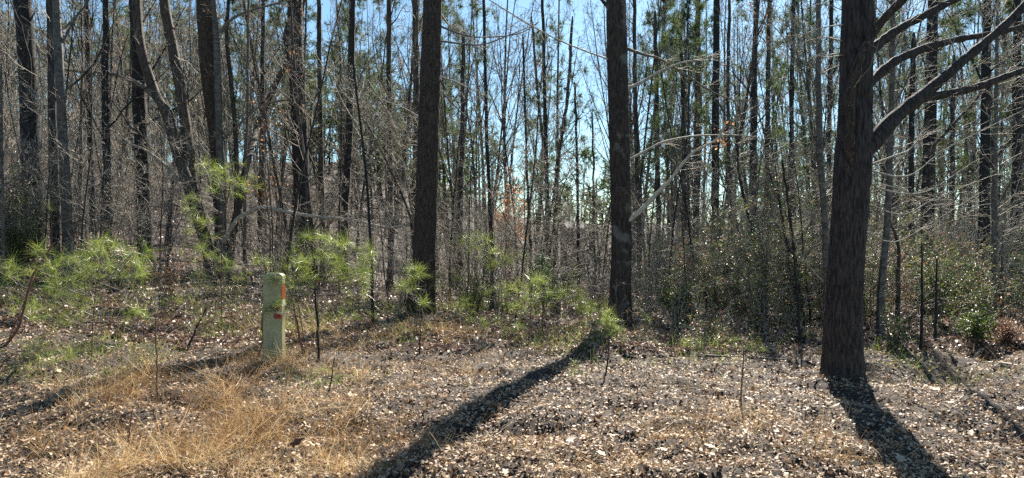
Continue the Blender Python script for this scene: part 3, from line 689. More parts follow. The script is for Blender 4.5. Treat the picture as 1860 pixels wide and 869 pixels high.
up = nrm(np.stack([rng.normal(0, .5, n), rng.normal(0, .5, n), np.ones(n)], -1)); s = rng.uniform(.07, .12, n) * (1 + .02 * (y - 13))
rhombi(g, np.stack([x, y, ground(x, y) + .03], -1), s, s * .7, up, 0, rng.random(n), .3)
tag(g.build('woodland_litter', [M_LITTER_FAR]), 'brown leaf cover on the forest floor and left hillside', 'fallen leaves', kind='stuff')

# grass
g = Geo(); n = 300000; x, y = fan_points(n, 4.2, 17, 1.3); gd = grass_density(x, y); k = rng.random(n) < gd; x, y, gd = x[k], y[k], gd[k]
k = np.arange(len(x)) < 76000; x, y, gd = x[k], y[k], gd[k]; n = len(x)
clump = vnoise(x / .22, y / .22, 33); L = (.08 + .45 * clump * np.minimum(gd, 1)) * rng.uniform(.4, 1.6, n)
d = np.stack([rng.normal(0, .7, n), rng.normal(0, .7, n), rng.uniform(.2, 1.4, n)], -1)
Q = grow(np.stack([x, y, ground(x, y) + .10 * clump * np.minimum(gd, 1) * rng.random(n)], -1), d, L, 4, .3, -.14)
Q[:, :, 2] = np.maximum(Q[:, :, 2], ground(Q[:, :, 0], Q[:, :, 1]) + .008)
ribbons(g, Q[:, [0, 1, 3]], rng.uniform(.0016, .0042, n) * (1 + .04 * (y - 5)), 0, np.clip(rng.random(n) + (vnoise(x / .8, y / .8, 35) - .5) * .5 + (vnoise(x / .15, y / .15, 37) - .5) * .8, 0, 1))
tag(g.build('dry_grass', [M_GRASS]), 'tufts of wiry golden dry grass across the clearing', 'grass', kind='stuff')

g = Geo(); n = 190000; x, y = fan_points(n, 6.5, 17, 1.01)
wd = 0 * x
for (a_, b_, r_, k_) in ((90, 655, .8, .8), (200, 640, .7, .5), (500, 600, 1., .5), (600, 580, 1.3, .6), (850, 560, 1.6, .8), (960, 560, 1.5, .8), (1060, 560, 1.2, .6), (590, 700, .5, .5), (740, 620, .7, .4), (30, 560, 1.2, .5), (340, 560, 1.2, .4), (1300, 640, 1.2, .35), (1640, 660, .8, .4), (1010, 620, .8, .4), (180, 520, 1.8, .4), (450, 530, 1.8, .5), (700, 540, 1.8, .5), (950, 515, 2., .6)):
    q_ = G(a_, b_); wd = wd + k_ * np.exp(-((x - q_[0]) ** 2 + (y - q_[1]) ** 2) / r_ ** 2)
k = rng.random(n) < wd * np.clip(2.6 * vnoise(x / .4, y / .4, 51) - .8, 0, 1); x, y = x[k], y[k]; n = len(x)
Q = grow(np.stack([x, y, ground(x, y)], -1), np.stack([rng.normal(0, .6, n), rng.normal(0, .6, n), np.ones(n)], -1), rng.uniform(.06, .26, n) * np.clip((y - 5) / 4, .6, 1.7), 4, .25, -.06)
ribbons(g, Q, rng.uniform(.0025, .005, n) * np.clip(y / 9, 1, 2), 0, rng.random(n)); print('weeds', n)
tag(g.build('green_weeds', [M_NEEDLE]), 'low yellow-green weeds and grass blades among the straw', 'weeds', kind='stuff')

# straw-like long stalks lying about
g = Geo(); n = 1500; x, y = fan_points(n, 4.4, 13, 1.3); L = rng.uniform(.15, .55, n)
Q = grow(np.stack([x, y, ground(x, y) + .01], -1), np.stack([rng.normal(0, 1, n), rng.normal(0, 1, n), rng.uniform(0, .8, n)], -1), L, 5, .15, -.06)
Q[:, :, 2] = np.maximum(Q[:, :, 2], ground(Q[:, :, 0], Q[:, :, 1]) + .012)
tubes(g, Q, np.full((n, 5), 1.) * np.linspace(.0028, .0014, 5), 3)
tag(g.build('dead_stalks', [M_STRAW]), 'pale dead stalks and sticks strewn over the leaves', 'sticks', kind='stuff')

# undergrowth of thin stems and brambles
g = Geo(); n = 1300; x, y = fan_points(n, 11.5, 32, 1.15)
k = ~((y < 14.5) & (x / y > -.28) & (x / y < .12) & (rng.random(n) < .8)); x, y = x[k], y[k]; n = len(x)
L = rng.uniform(.5, 2.3, n) * np.clip((y - 8) / 9, .35, 1.2)
lean = rng.random(n) < .3
d = np.stack([rng.normal(0, 1, n) * np.where(lean, 1., .16), rng.normal(0, 1, n) * np.where(lean, 1., .16), np.where(lean, .7, 1.)], -1)
S = grow(np.stack([x, y, ground(x, y) - .03], -1), d, L, 6, .1, .0)
r = (rng.uniform(.003, .008, n) * (1 + .02 * (y - 12)))[:, None] * np.linspace(1, .5, 6)[None]; tubes(g, S, r, 3)
A, a = spawn(S, r, 5, .2, 1, (30, 75), (.25, .5), N=4, wander=.16, up=.02, rf=.6, rmin=.0035); tubes(g, A, a, 3)
B, b = spawn(A, a, 2, .2, 1, (30, 65), (.35, .6), N=3, wander=.16, up=.02, rf=.7, rmin=.0032); tubes(g, B, b, 3)
k = rng.random(len(B)) < .10; c = B[k][:, -1]; rhombi(g, c, .07, .035, tint=rng.random(len(c)), m=1)
tag(g.build('undergrowth', [M_TWIG, M_BROWNLEAF]), 'tangle of bare stems and brambles under the trees', 'undergrowth', kind='stuff')

# bare shrubs of the thicket: a few kinds, copied as individuals
def bare_shrub(h, nst, spread, leaf=0, mleaf=None):
    o = empty('bare_shrub' if not leaf else 'leafy_shrub'); g = Geo()
    st = rng.normal(0, .12, (nst, 3)) * [1, 1, 0]; L = h * rng.uniform(.5, 1.05, nst)
    S = grow(st, np.stack([rng.normal(0, spread, nst), rng.normal(0, spread, nst), np.ones(nst)], -1), L, 9, .09, .01)
    r = rng.uniform(.006, .012, nst)[:, None] * np.linspace(1, .35, 9)[None]; tubes(g, S, r, 5); g.build('stems', M_TREE, o)
    g = Geo(); A, a = spawn(S, r, 9, .15, 1, (30, 70), (.2, .4), N=5, wander=.14, up=.03, rf=.55, rmin=.004); tubes(g, A, a, 3)
    B, b = spawn(A, a, 5, .15, 1, (30, 65), (.35, .6), N=4, wander=.15, up=.02, rf=.65, rmin=.0038); tubes(g, B, b, 3)
    D, d = spawn(B, b, 2, .15, 1, (30, 60), (.35, .6), N=3, wander=.15, up=.0, rf=.8, rmin=.0034); tubes(g, D, d, 3)
    if leaf:
        c = np.concatenate([B[:, 1:].reshape(-1, 3), D[:, 1:].reshape(-1, 3)]); c = c[rng.random(len(c)) < leaf]; c = c + rng.normal(0, .03, c.shape)
        up = nrm(np.stack([rng.normal(0, .5, len(c)), rng.normal(0, .5, len(c)), np.ones(len(c))], -1)); dd = rng.random(len(c)) < .14; rhombi(g, c[~dd], .06, .034, up[~dd], 1, rng.random((~dd).sum())); rhombi(g, c[dd], .065, .034, up[dd], 2, rng.random(dd.sum()))
    g.build('foliage' if leaf else 'twigs', [M_TWIG, mleaf or M_GLOSS, M_BROWNLEAF], o)['kind'] = 'stuff'
    return o
BS = [bare_shrub(h, n, sp) for h, n, sp in ((2.6, 12, .3), (3.6, 12, .22), (1.8, 14, .5), (4.5, 10, .2))]
LS = [bare_shrub(h, n, sp, .55) for h, n, sp in ((1.5, 10, .35), (2.3, 10, .3), (3.2, 9, .25))] + [bare_shrub(2.2, 9, .3, .2, M_BROWNLEAF)]
SL = {'left': ('bare twiggy shrub in the thicket below the left hillside trees', 'bare shrubs at left'), 'centre': ('bare twiggy shrub in the thicket behind the middle trunks', 'bare shrubs in the middle'),
      'right': ('bare twiggy shrub in the thicket on the right', 'bare shrubs on the right')}
def scatter(srcs, n, y0, y1, lo, hi, LBS, cat, s0, s1, gap=.7):
    done = []; first = set()
    for _ in range(n * 40):
        if len(done) >= n: break
        Y = y0 + (y1 - y0) * rng.random() ** 1.4; px = rng.uniform(lo, hi); x = (px - CX) / F * Y
        if any((x - a) ** 2 + (Y - b) ** 2 < gap for a, b in done): continue
        if abs(px - 1038) < 14 and Y < 55: continue
        if any(abs(px - c_) < w_ and Y < y_ for c_, w_, y_ in ((385, 75, 19.5), (550, 30, 22), (768, 34, 15.5), (1126, 30, 13.5), (1532, 50, 9), (1230, 60, 14.5))): continue
        if cat == 'shrub' and px < 420 and rng.random() < .1: continue
        done.append((x, Y)); i = rng.integers(len(srcs)); src = srcs[i]; lab, grp = LBS[zone(px)]
        sc = rng.uniform(s0, s1) * (1 + .012 * (Y - y0)); loc = (x, Y, float(ground(x, Y)) - .04)
        if i not in first:
            first.add(i); src.location = loc; src.scale = (sc,) * 3; tag(src, lab, cat, grp)
        else: copy_tree(src, loc, rng.uniform(0, 6.28), (sc,) * 3, lab, grp)['category'] = cat
def thin_stem(h, r, lean):
    o = empty('slender_sapling'); g = Geo(); S = grow([[0, 0, -.1]], [[lean, lean * .3, 1]], h, 14, .045, .02); R = np.linspace(r, r * .3, 14)[None]; tubes(g, S, R, 7)
    g.build('stem', M_DARK if r > .022 else M_TREE, o); g = Geo(); A, a = spawn(S, R, 16, .2, 1, (30, 65), (.1, .22), N=5, wander=.12, up=.06, rf=.35, rmin=.004); tubes(g, A, a, 3)
    B, b = spawn(A, a, 4, .2, 1, (30, 60), (.3, .55), N=4, wander=.14, up=.03, rf=.7, rmin=.0038); tubes(g, B, b, 3); g.build('twigs', M_TWIGD, o)['kind'] = 'stuff'; return o
TS = [thin_stem(h, r, l) for h, r, l in ((5, .022, .03), (6.5, .03, -.05), (4, .018, .12), (7, .026, .0), (5.5, .02, -.15))]
TL = {'left': ('thin dark sapling stem rising from the thicket at left', 'thin sapling stems at left'), 'centre': ('thin dark sapling stem rising from the thicket in the middle', 'thin sapling stems in the middle'),
      'right': ('thin dark sapling stem rising from the leafy understory on the right', 'thin sapling stems on the right')}
for s_ in BS + LS: tag(s_, 'x', 'shrub')
for s_ in TS: tag(s_, 'x', 'sapling')
scatter(BS, 150, 14.5, 48, -60, 1950, SL, 'shrub', .7, 1.2)
scatter(TS, 85, 12.5, 34, -40, 1930, TL, 'sapling', .8, 1.2, .6)
LL = {'left': ('green leafy shrub low among the trees at left', 'leafy shrubs at left'), 'centre': ('small-leaved green shrub low behind the middle trunks', 'leafy shrubs in the middle'),
      'right': ('small-leaved green shrub in the understory on the right', 'leafy shrubs on the right')}
scatter(LS, 100, 12, 34, 1120, 1950, LL, 'shrub', .55, 1.0, .5)

# leafy understory on the right (glossy evergreen and briar leaves)
g = Geo(); n = 900; px = rng.uniform(1130, 1950, n); y = rng.uniform(10.6, 27, n); x = (px - CX) / F * y
k = ((y > 12) | (px > 1200)) & ~((px > 1780) & (y < 12.5)); x, y = x[k], y[k]; n = len(x)
L = rng.uniform(.3, 1.9, n) * np.clip((y - 9.4) / 5, .25, 1.5) * np.where(rng.random(n) < .5, .6, 1)
S = grow(np.stack([x, y, ground(x, y) - .03], -1), np.stack([rng.normal(0, .25, n), rng.normal(0, .25, n), np.ones(n)], -1), L, 6, .12, 0)
r = rng.uniform(.003, .006, n)[:, None] * np.linspace(1, .5, 6)[None]; tubes(g, S, r, 3)
A, a = spawn(S, r, 5, .2, 1, (30, 75), (.25, .5), N=4, wander=.16, up=.02, rf=.6, rmin=.003); tubes(g, A, a, 3)
c = A[:, 1:].reshape(-1, 3); c = np.concatenate([c, c + rng.normal(0, .04, c.shape), c + rng.normal(0, .06, c.shape)]); c = c[rng.random(len(c)) < .7]
up = nrm(np.stack([rng.normal(0, .5, len(c)), rng.normal(0, .5, len(c)), np.ones(len(c))], -1))
patchy = vnoise(c[:, 0] / .7, c[:, 1] / .7 + c[:, 2], 41); kk = patchy > .33; c, up = c[kk], up[kk]
tt = rng.random(len(c)); dead = rng.random(len(c)) < .22
rhombi(g, c[~dead], rng.uniform(.035, .065, (~dead).sum()), rng.uniform(.02, .035, (~dead).sum()), up[~dead], 1, tt[~dead])
rhombi(g, c[dead], .055, .03, up[dead], 2, tt[dead])
tag(g.build('leafy_understory', [M_TWIG, M_GLOSS, M_BROWNLEAF]), 'low leafy briars with shiny small leaves filling the right side', 'undergrowth', kind='stuff')

# ------------------------------------------------------------------ individual plants
def bush(name, label, px, py, Y, rx, ry, nst, nl, mleaf, leaf=.05, cat='shrub', mst=M_TWIGD, group=None, droop=0):
    """A shrub of stems that fan out from the ground and carry leaves inside its volume."""
    cx, _, cz = P(px, py, Y); hz = float(ground(cx, Y)); o = empty(name, (cx, Y, hz)); tag(o, label, cat, group)
    RX, RZ = rx / F * Y, ry / F * Y; top = cz + RZ - hz; bot = max(cz - RZ - hz, .03)
    g = Geo(); tgt = nrm(rng.normal(0, 1, (nst, 3))) * [RX, RX * .8, RZ] * rng.uniform(.6, 1, (nst, 1)) + [0, 0, cz - hz]
    st = rng.normal(0, .05, (nst, 3)) * [1, 1, 0]; mid = st * .5 + tgt * .5 + [0, 0, .1]; 
    S = np.stack([st, st * .6 + tgt * [.15, .15, .35], mid * [.8, .8, 1], tgt], 1)
    r = np.full((nst, 1), 1.) * np.linspace(.008, .003, 4)[None]; tubes(g, S, r, 4)
    A, a = spawn(S, r, 6, .4, 1, (30, 70), (.12, .28), N=3, wander=.15, rf=.6, rmin=.0025); tubes(g, A, a, 3); g.build('stems', mst, o)
    c = A[:, 1:].reshape(-1, 3); c = c[rng.integers(len(c), size=nl)] + rng.normal(0, .05, (nl, 3)); c[:, 2] = np.maximum(c[:, 2], .03)
    g = Geo(); up = nrm(np.stack([rng.normal(0, .6, nl), rng.normal(0, .6, nl), np.ones(nl)], -1))
    rhombi(g, c, rng.uniform(.7, 1.2, nl) * leaf, rng.uniform(.35, .6, nl) * leaf, None if droop else up, 0, rng.random(nl), droop=droop)
    g.build('foliage', mleaf, o)['kind'] = 'stuff'
    return o
bush('evergreen_shrub', 'large dense dark evergreen shrub at the left edge', 35, 395, 13.5, 62, 60, 60, 5200, M_GLOSS, .045)
bush('evergreen_shrub', 'paler loose evergreen shrub above the big one at the left edge', 15, 335, 14.5, 35, 35, 24, 1300, M_GLOSS, .05)
bush('beech_sapling', 'young beech holding orange-brown leaves behind the straight pole tree', 925, 345, 24, 42, 45, 40, 1500, M_ORANGE, .1, cat='tree', droop=1)
bush('beech_sapling', 'small beech with brown leaves low on the left hillside', 480, 215, 22, 22, 32, 14, 160, M_ORANGE, .1, cat='tree', droop=1)
bush('evergreen_shrub', 'light green leafy bush high behind the broken-tipped whip', 1400, 350, 21, 70, 42, 40, 2600, M_GLOSS, .075)
bush('evergreen_shrub', 'green leafy bush between the pale limb and the tan sapling', 1345, 430, 17, 55, 45, 36, 2200, M_GLOSS, .06)
bush('evergreen_shrub', 'green leafy bush behind the foot of the tan sapling', 1440, 450, 15, 50, 55, 40, 2400, M_GLOSS, .055)
bush('evergreen_shrub', 'pale shiny-leaved bush low between lichened trunk and oak', 1230, 520, 13.5, 60, 40, 36, 1800, M_GLOSS, .055)
bush('briar_shrub', 'leafy briar with yellow and red leaves right of the oak', 1700, 480, 12.5, 70, 60, 40, 1500, M_GLOSS, .06)
bush('briar_shrub', 'small-leaved briar hugging the right foot of the oak', 1625, 600, 10, 45, 45, 26, 500, M_GLOSS, .045)
bush('briar_shrub', 'shiny-leaved briar at the edge of the dark hollow on the right', 1770, 590, 10.6, 50, 40, 26, 750, M_GLOSS, .065)
bush('rusty_shrub', 'rust-coloured feathery shrub at the right edge', 1828, 615, 10.4, 32, 45, 60, 1300, M_BROWNLEAF, .035, mst=M_RED)
bush('evergreen_shrub', 'grey-green loose bush on the hill foot left of the marker post', 300, 480, 13, 60, 28, 30, 500, M_BROWNLEAF, .05)
bush('evergreen_shrub', 'broad low green bush behind the slim trunks in the middle', 1010, 500, 15, 60, 40, 36, 1300, M_GLOSS, .05)
bush('evergreen_shrub', 'yellowish green low bush right of the tall brown trunk', 860, 520, 13.8, 55, 45, 34, 1300, M_GLOSS, .045)

# pine saplings: stem, branches and many needle tufts that share a few meshes
def tuft_mesh(n, L, w, seed):
    g = Geo(); v = nrm(np.stack([rng.normal(0, .75, n), rng.normal(0, .75, n), rng.uniform(.05, 1.1, n)], -1)); Ls = rng.uniform(.65, 1.05, n) * L
    c0 = np.stack([0 * Ls, 0 * Ls, rng.uniform(0, .35, n) * L], -1)
    Q = grow(c0, v, Ls, 4, .05, -.12); ribbons(g, Q, np.full(n, w), 0, np.clip(rng.normal(.55, .22, n), 0, 1))
    tubes(g, np.array([[0, 0, -.02], [0, 0, L * .35]]), np.array([.003, .002]), 4, 1)
    return g.mesh('needle_tuft', [M_NEEDLE, M_RED])
TM = [tuft_mesh(38, .21, .0026, k) for k in range(4)]
def pine_sapling(label, stem_px, Y, ells, r0=.008, cat='pine sapling', scale=1.):
    pts = [P(a, b, Y) for a, b in stem_px]; o = empty('pine_sapling', tuple(pts[0])); tag(o, label, cat)
    gz = float(ground(pts[0][0], Y)); pts[0] = np.array([pts[0][0], Y, gz - .04]); o.location = (pts[0][0], Y, gz)
    base = np.array([pts[0][0], Y, gz]); c = catmull(np.array(pts), 14) - base
    g = Geo(); tubes(g, c, np.linspace(r0, r0 * .4, 14), 7); g.build('stem', M_RED, o)
    g = Geo(); tufts = []
    for (ex, ey, rx, ry, n) in ells:
        rx *= 1.2; ry *= 1.75
        for _ in range(int(n * 1.9)):
            a = rng.uniform(0, 6.28); q = rng.random() ** .5
            t = P(ex + rx * q * math.cos(a), ey + ry * q * math.sin(a), Y + rng.normal(0, rx / F * Y * .55)) - base; t[2] = max(t[2], .03)
            k = np.argmin(np.linalg.norm(c - (t - [0, 0, .12]), axis=1)); s = c[k]
            m1 = s * .6 + t * .4 + [0, 0, -.03]; pth = catmull(np.array([s, m1, t]), 6)
            gb = Geo(); tubes(gb, pth, np.linspace(.0042, .0025, 6), 4); gb.build('branch', M_TWIGD, o); tufts.append((t, nrm((t - m1) + [0, 0, .1])))
    for t, d in tufts:
        b = bpy.data.objects.new('needle_tuft', TM[rng.integers(4)]); C.objects.link(b); b.parent = o
        b.location = t; b.rotation_euler = (Vector(d) + Vector(rng.normal(0, .35, 3))).to_track_quat('Z', 'Y').to_euler(); b.scale = (scale * rng.uniform(.75, 1.15),) * 3
    return o
pine_sapling('wide pine sapling on a dark stem at left, above the dark shadow', [(167, 672), (168, 600), (175, 520), (185, 462)], 8.8, [(205, 478, 58, 22, 24), (115, 497, 28, 20, 9), (125, 556, 38, 24, 14), (232, 575, 22, 8, 4)])
pine_sapling('low yellowish pine seedling at the left edge of the clearing', [(90, 690), (92, 650)], 8.3, [(85, 655, 45, 20, 9)], .004, scale=.8)
pine_sapling('thin leaning pine sapling at the left edge', [(10, 668), (40, 560), (75, 480)], 9.2, [(70, 470, 12, 8, 2), (35, 495, 22, 12, 5), (55, 585, 10, 8, 1)], .01)
pine_sapling('tallest pine sapling, its top sprig before the crooked clump', [(402, 622), (402, 520), (404, 430), (410, 350), (425, 330)], 11.5, [(415, 330, 42, 18, 14), (372, 308, 14, 8, 3), (352, 395, 20, 22, 6), (378, 432, 20, 16, 4)], .009)
pine_sapling('bushy pine sapling left of the marker post, below the clump', [(396, 620), (392, 560), (385, 480)], 12, [(350, 462, 22, 8, 4), (385, 495, 26, 18, 8), (430, 505, 20, 14, 4), (470, 472, 18, 7, 4)], .006)
pine_sapling('pine sapling overhanging the top of the marker post', [(558, 655), (548, 590), (535, 520), (530, 495)], 8.75, [(512, 512, 16, 6, 3), (545, 508, 22, 20, 10), (503, 562, 18, 6, 4)], .007)
pine_sapling('full pine sapling on a black stem right of the marker post', [(578, 662), (576, 580), (580, 500), (588, 455)], 9.3, [(580, 460, 40, 18, 13), (635, 478, 32, 24, 14), (640, 520, 22, 14, 6), (600, 500, 25, 16, 6)], .008)
pine_sapling('bright pine sapling at the foot of the tall brown trunk', [(757, 600), (757, 560), (760, 505)], 11.3, [(757, 505, 14, 12, 6), (738, 530, 14, 14, 6), (770, 545, 10, 8, 3)], .006)
pine_sapling('pine sapling with tiered tufts behind the pole tree', [(905, 580), (895, 500), (880, 430)], 14, [(858, 436, 22, 9, 7), (880, 455, 30, 10, 6), (905, 478, 22, 10, 7), (935, 470, 10, 6, 2)], .01, scale=1.2)
pine_sapling('pine sapling with a tall bare dark stem in the middle', [(957, 680), (962, 600), (966, 520), (970, 490)], 9.5, [(945, 545, 22, 12, 5), (975, 530, 20, 12, 5)], .006)
pine_sapling('spreading green pine sapling left of the lichened trunk', [(1035, 610), (1028, 560), (1020, 530)], 12, [(1000, 528, 30, 12, 7), (1035, 545, 28, 10, 7), (1060, 555, 14, 10, 4), (985, 560, 25, 12, 5)], .006)
pine_sapling('brightest round pine seedling before the lichened trunk', [(1101, 650), (1104, 610), (1106, 580)], 10.4, [(1106, 585, 15, 10, 9), (1110, 602, 14, 8, 6)], .006, scale=.8)
pine_sapling('dim green pine seedling on the leaves below the lichened trunk', [(1052, 720), (1051, 690), (1050, 665)], 8.3, [(1050, 668, 8, 8, 2), (1052, 700, 10, 8, 2)], .003, scale=.55)
pine_sapling('small pine seedling between the lichened trunk and the oak', [(1256, 665), (1258, 645), (1260, 632)], 10.2, [(1258, 630, 12, 5, 4)], .004, scale=.7)
pine_sapling('low bright pine seedling nearest the left of the oak', [(1374, 665), (1374, 650), (1376, 638)], 9.6, [(1376, 636, 14, 5, 4)], .004, scale=.65)
pine_sapling('tiny yellowish pine seedling left of the low bright one', [(1338, 655), (1338, 640), (1339, 628)], 9.9, [(1338, 625, 8, 6, 2)], .004, scale=.6)
pine_sapling('pine seedling low in the grass below the tall brown trunk, left one', [(838, 600), (842, 580)], 12.2, [(842, 560, 14, 12, 4)], .004, scale=.9)
pine_sapling('pine seedling low in the grass below the tall brown trunk, right one', [(875, 625), (874, 600)], 11, [(874, 590, 16, 10, 4)], .004, scale=.8)
pine_sapling('faint pine sprig at the foot of the left grey pair', [(95, 470), (93, 420), (92, 380)], 13.5, [(92, 372, 6, 10, 2)], .004, scale=.9)

for lab, px_, py_, Y_, rx_, ry_, n_, st_ in (('loose yellow-green pine seedling left of the marker post in the grass', 375, 590, 9.8, 22, 14, 5, .7), ('spindly pine seedling in the grass right of the black sapling', 650, 560, 11, 26, 16, 6, .8),
    ('grassy pine seedling at the left foot of the clump', 300, 560, 12.5, 26, 10, 5, .8), ('loose pine seedling below the tiered pine sapling', 930, 590, 11.5, 26, 18, 7, .8), ('feathery pine seedling left of the spreading one', 900, 545, 13, 24, 18, 7, .9),
    ('wispy pine seedling behind the bright round one', 1070, 575, 12, 16, 14, 5, .8), ('pale pine seedling between the two middle grass patches', 815, 520, 13.5, 20, 22, 7, .9), ('faint pine seedling at the left edge among sticks', 45, 560, 10, 28, 16, 5, .8),
    ('pine seedling in the golden grass below the black sapling', 590, 700, 7.6, 20, 22, 5, .55), ('pine seedling at the right foot of the lichened trunk', 1165, 585, 12.4, 12, 12, 3, .7)):
    pine_sapling(lab, [(px_, py_ + 40), (px_, py_ + 10), (px_ + 2, py_ - ry_)], Y_, [(px_, py_, rx_, ry_, n_)], .004, scale=st_)

# small dark cedar
cx_, cY, _ = P(985, 500, 11.8); cz_ = float(ground(cx_, cY)); ced = empty('cedar_sapling', (cx_, cY, cz_)); tag(ced, 'little dark cedar among the pale pine saplings in the middle', 'cedar')
g = Geo(); htc = P(0, 468, 11.8)[2] - cz_; tubes(g, np.array([[0, 0, -.03], [0.01, 0, htc * .5], [0, 0, htc]]), np.array([.012, .008, .003]), 6); g.build('stem', M_RED, ced)
g = Geo(); n = 90; zz = rng.uniform(.35, 1, n) * htc; S = grow(np.stack([0 * zz, 0 * zz, zz], -1), np.stack([rng.normal(0, 1, n), rng.normal(0, 1, n), np.full(n, .9)], -1), .1 + (htc - zz) * .35, 4, .1, .08)
needles_cluster(g, S[:, 1:].reshape(-1, 3), np.repeat(nrm(S[:, -1] - S[:, 0]), 3, 0), 9, .06, .006); g.build('foliage', M_CEDAR, ced)['kind'] = 'stuff'

# bare whips and seedlings in the clearing
def whip(label, pxs, Y, w, mt=M_RED, K=5, name='bare_sapling', K2=2, L=(.15, .35)):
    pts = [P(a, b, Y) for a, b in pxs]; gz = float(ground(pts[0][0], Y)); pts[0][2] = gz - .03
    o = empty(name, (pts[0][0], Y, gz)); tag(o, label, 'sapling'); base = np.array([pts[0][0], Y, gz]); c = catmull(np.array(pts), 14) - base
    c[1:-1] += rng.normal(0, .004, (12, 3)); r = np.linspace(w, w * .45, 14) * 1.45 / 2 * Y / F; g = Geo(); tubes(g, c, r, 6); g.build('stem', mt, o)
    if K:
        q, rr = resamp(c, r, 8); twig_geo(q, rr, K, K2, L, (.06, .18), rmin=.0018, N1=5, t0=.4).build('twigs', mt, o)['kind'] = 'stuff'
whip('dark bare sapling leaning right at the left edge', [(8, 672), (35, 590), (60, 500), (100, 440)], 8.9, 3.6, K=7)
whip('black bare sapling standing right of the marker post', [(579, 668), (577, 600), (570, 500), (572, 470)], 9.0, 4, M_DARK, 6)
whip('reddish forked stem just left of the marker post', [(466, 660), (478, 620), (476, 585), (480, 560)], 9.05, 4, M_RED, 7)
whip('reddish stem between the marker post and the black sapling', [(552, 650), (540, 590), (530, 540), (522, 515)], 9.5, 3.5, M_RED, 4)
whip('thin stick sapling near the bottom left corner', [(232, 840), (235, 790), (240, 735)], 5.5, 2.5, M_RED, 2)
whip('thin reddish whip right of the wide left pine sapling', [(287, 760), (285, 660), (282, 565)], 6.7, 2.5, M_RED, 3)
whip('leaning bare stick above the short dark shadow', [(335, 640), (355, 600), (375, 560)], 9.8, 3.5, M_DARK, 3)
whip('slim bare whip on the leaves right of the long shadow', [(1095, 720), (1102, 670), (1108, 610)], 8.0, 2.5, M_DARK, 3)
whip('slender whip left of the oak base, tallest there', [(1346, 760), (1348, 690), (1350, 630)], 6.9, 2.5, M_RED, 3)
whip('short whip in the leaves in front of the oak base', [(1156, 775), (1158, 740), (1157, 700)], 6.6, 2, M_RED, 2)
whip('bare whip rising from the tip of the long shadow', [(905, 715), (905, 690), (903, 675)], 7.9, 3, M_DARK, 3)
whip('short bare whip above the long shadow in the grass', [(760, 690), (762, 640), (764, 590)], 10, 2.5, M_DARK, 3)
whip('twiggy whip in the grass below the marker post', [(590, 740), (600, 700), (608, 650)], 7, 2.5, M_DARK, 4)
whip('bare whip standing before the dark hollow on the right', [(1672, 660), (1675, 560), (1674, 440)], 10, 4, M_DARK, 9)
whip('bare whip with forked top right of the dark hollow', [(1698, 640), (1700, 560), (1702, 470)], 10.6, 4, M_DARK, 7)
whip('dark straight whip hard right of the oak', [(1596, 640), (1594, 560), (1600, 470)], 10.2, 3.5, M_DARK, 7)
whip('whip in the briars left of the oak foot', [(1452, 640), (1450, 560), (1440, 450)], 10.8, 4, M_DARK, 7)

# branches lying on the ground
def stick(label, pxs, Ys, w0, w1, mt=M_DEAD, K=3, name='fallen_branch', on_ground=True):
    pts = along(pxs, Ys)
    if on_ground:
        for p in pts: p[2] = float(ground(p[0], p[1])) + w0 / 2 * Ys[0] / F + .01
    o = empty(name); tag(o, label, 'branch'); c, r = limb(pts, w0 * 1.3 / 2 * Ys[0] / F, w1 * 1.3 / 2 * Ys[-1] / F, 22, seed=int(w0 * 10)); g = Geo(); tubes(g, c, r, 8, cap=True); g.build('main_stem', mt, o)
    if K:
        q, rr = resamp(c, r, 8); twig_geo(q, rr, K, 2, (.15, .5), (.08, .2), rmin=.003, N1=4).build('side_twigs', mt, o)['kind'] = 'stuff'
stick('pale crooked dead branch propped in the wide left pine sapling', [(132, 532), (165, 524), (192, 512), (212, 495), (228, 475), (238, 462)], [9.2, 9, 8.8, 8.6, 8.5, 8.4], 6, 3, on_ground=False, K=2)
def gpx(*pp): return [(a, b) for a, b in pp]
def gstick(label, pp, w0, w1, **k):
    gs = [G(a, b) for a, b in pp]; stick(label, [(CX + q[0] / q[1] * F, b) for q, (a, b) in zip(gs, pp)], [q[1] for q in gs], w0, w1, **k)
gstick('pale branch lying on the slope below the crooked clump', [(265, 533), (300, 527), (340, 520), (380, 516)], 6, 3, K=5)
gstick('dark stick lying along the bottom left of the clearing', [(88, 740), (130, 705), (170, 690), (205, 680)], 8, 5, mt=M_TWIGD)
gstick('long pale stem lying at the left edge in the grass', [(0, 748), (40, 738), (75, 734)], 3, 2, K=2)
gstick('thin dark branch lying between the seedling and the oak', [(1280, 650), (1340, 653), (1400, 656), (1480, 662)], 4, 2.5, mt=M_TWIGD, K=3)
gstick('short pale stick by the dark hollow at right', [(1795, 662), (1820, 664), (1850, 668)], 3, 2, K=2)
gstick('curved pale twig in the leaves below centre right', [(1185, 795), (1205, 788), (1225, 770)], 2.5, 1.5, K=1)
gstick('arched pale twig across the lower end of the long shadow', [(845, 812), (880, 806), (910, 790)], 3, 2, K=2)
gstick('grey log half hidden in leaves on the left slope', [(30, 520), (70, 528), (120, 530)], 8, 6, mt=M_TWIGD, K=2)

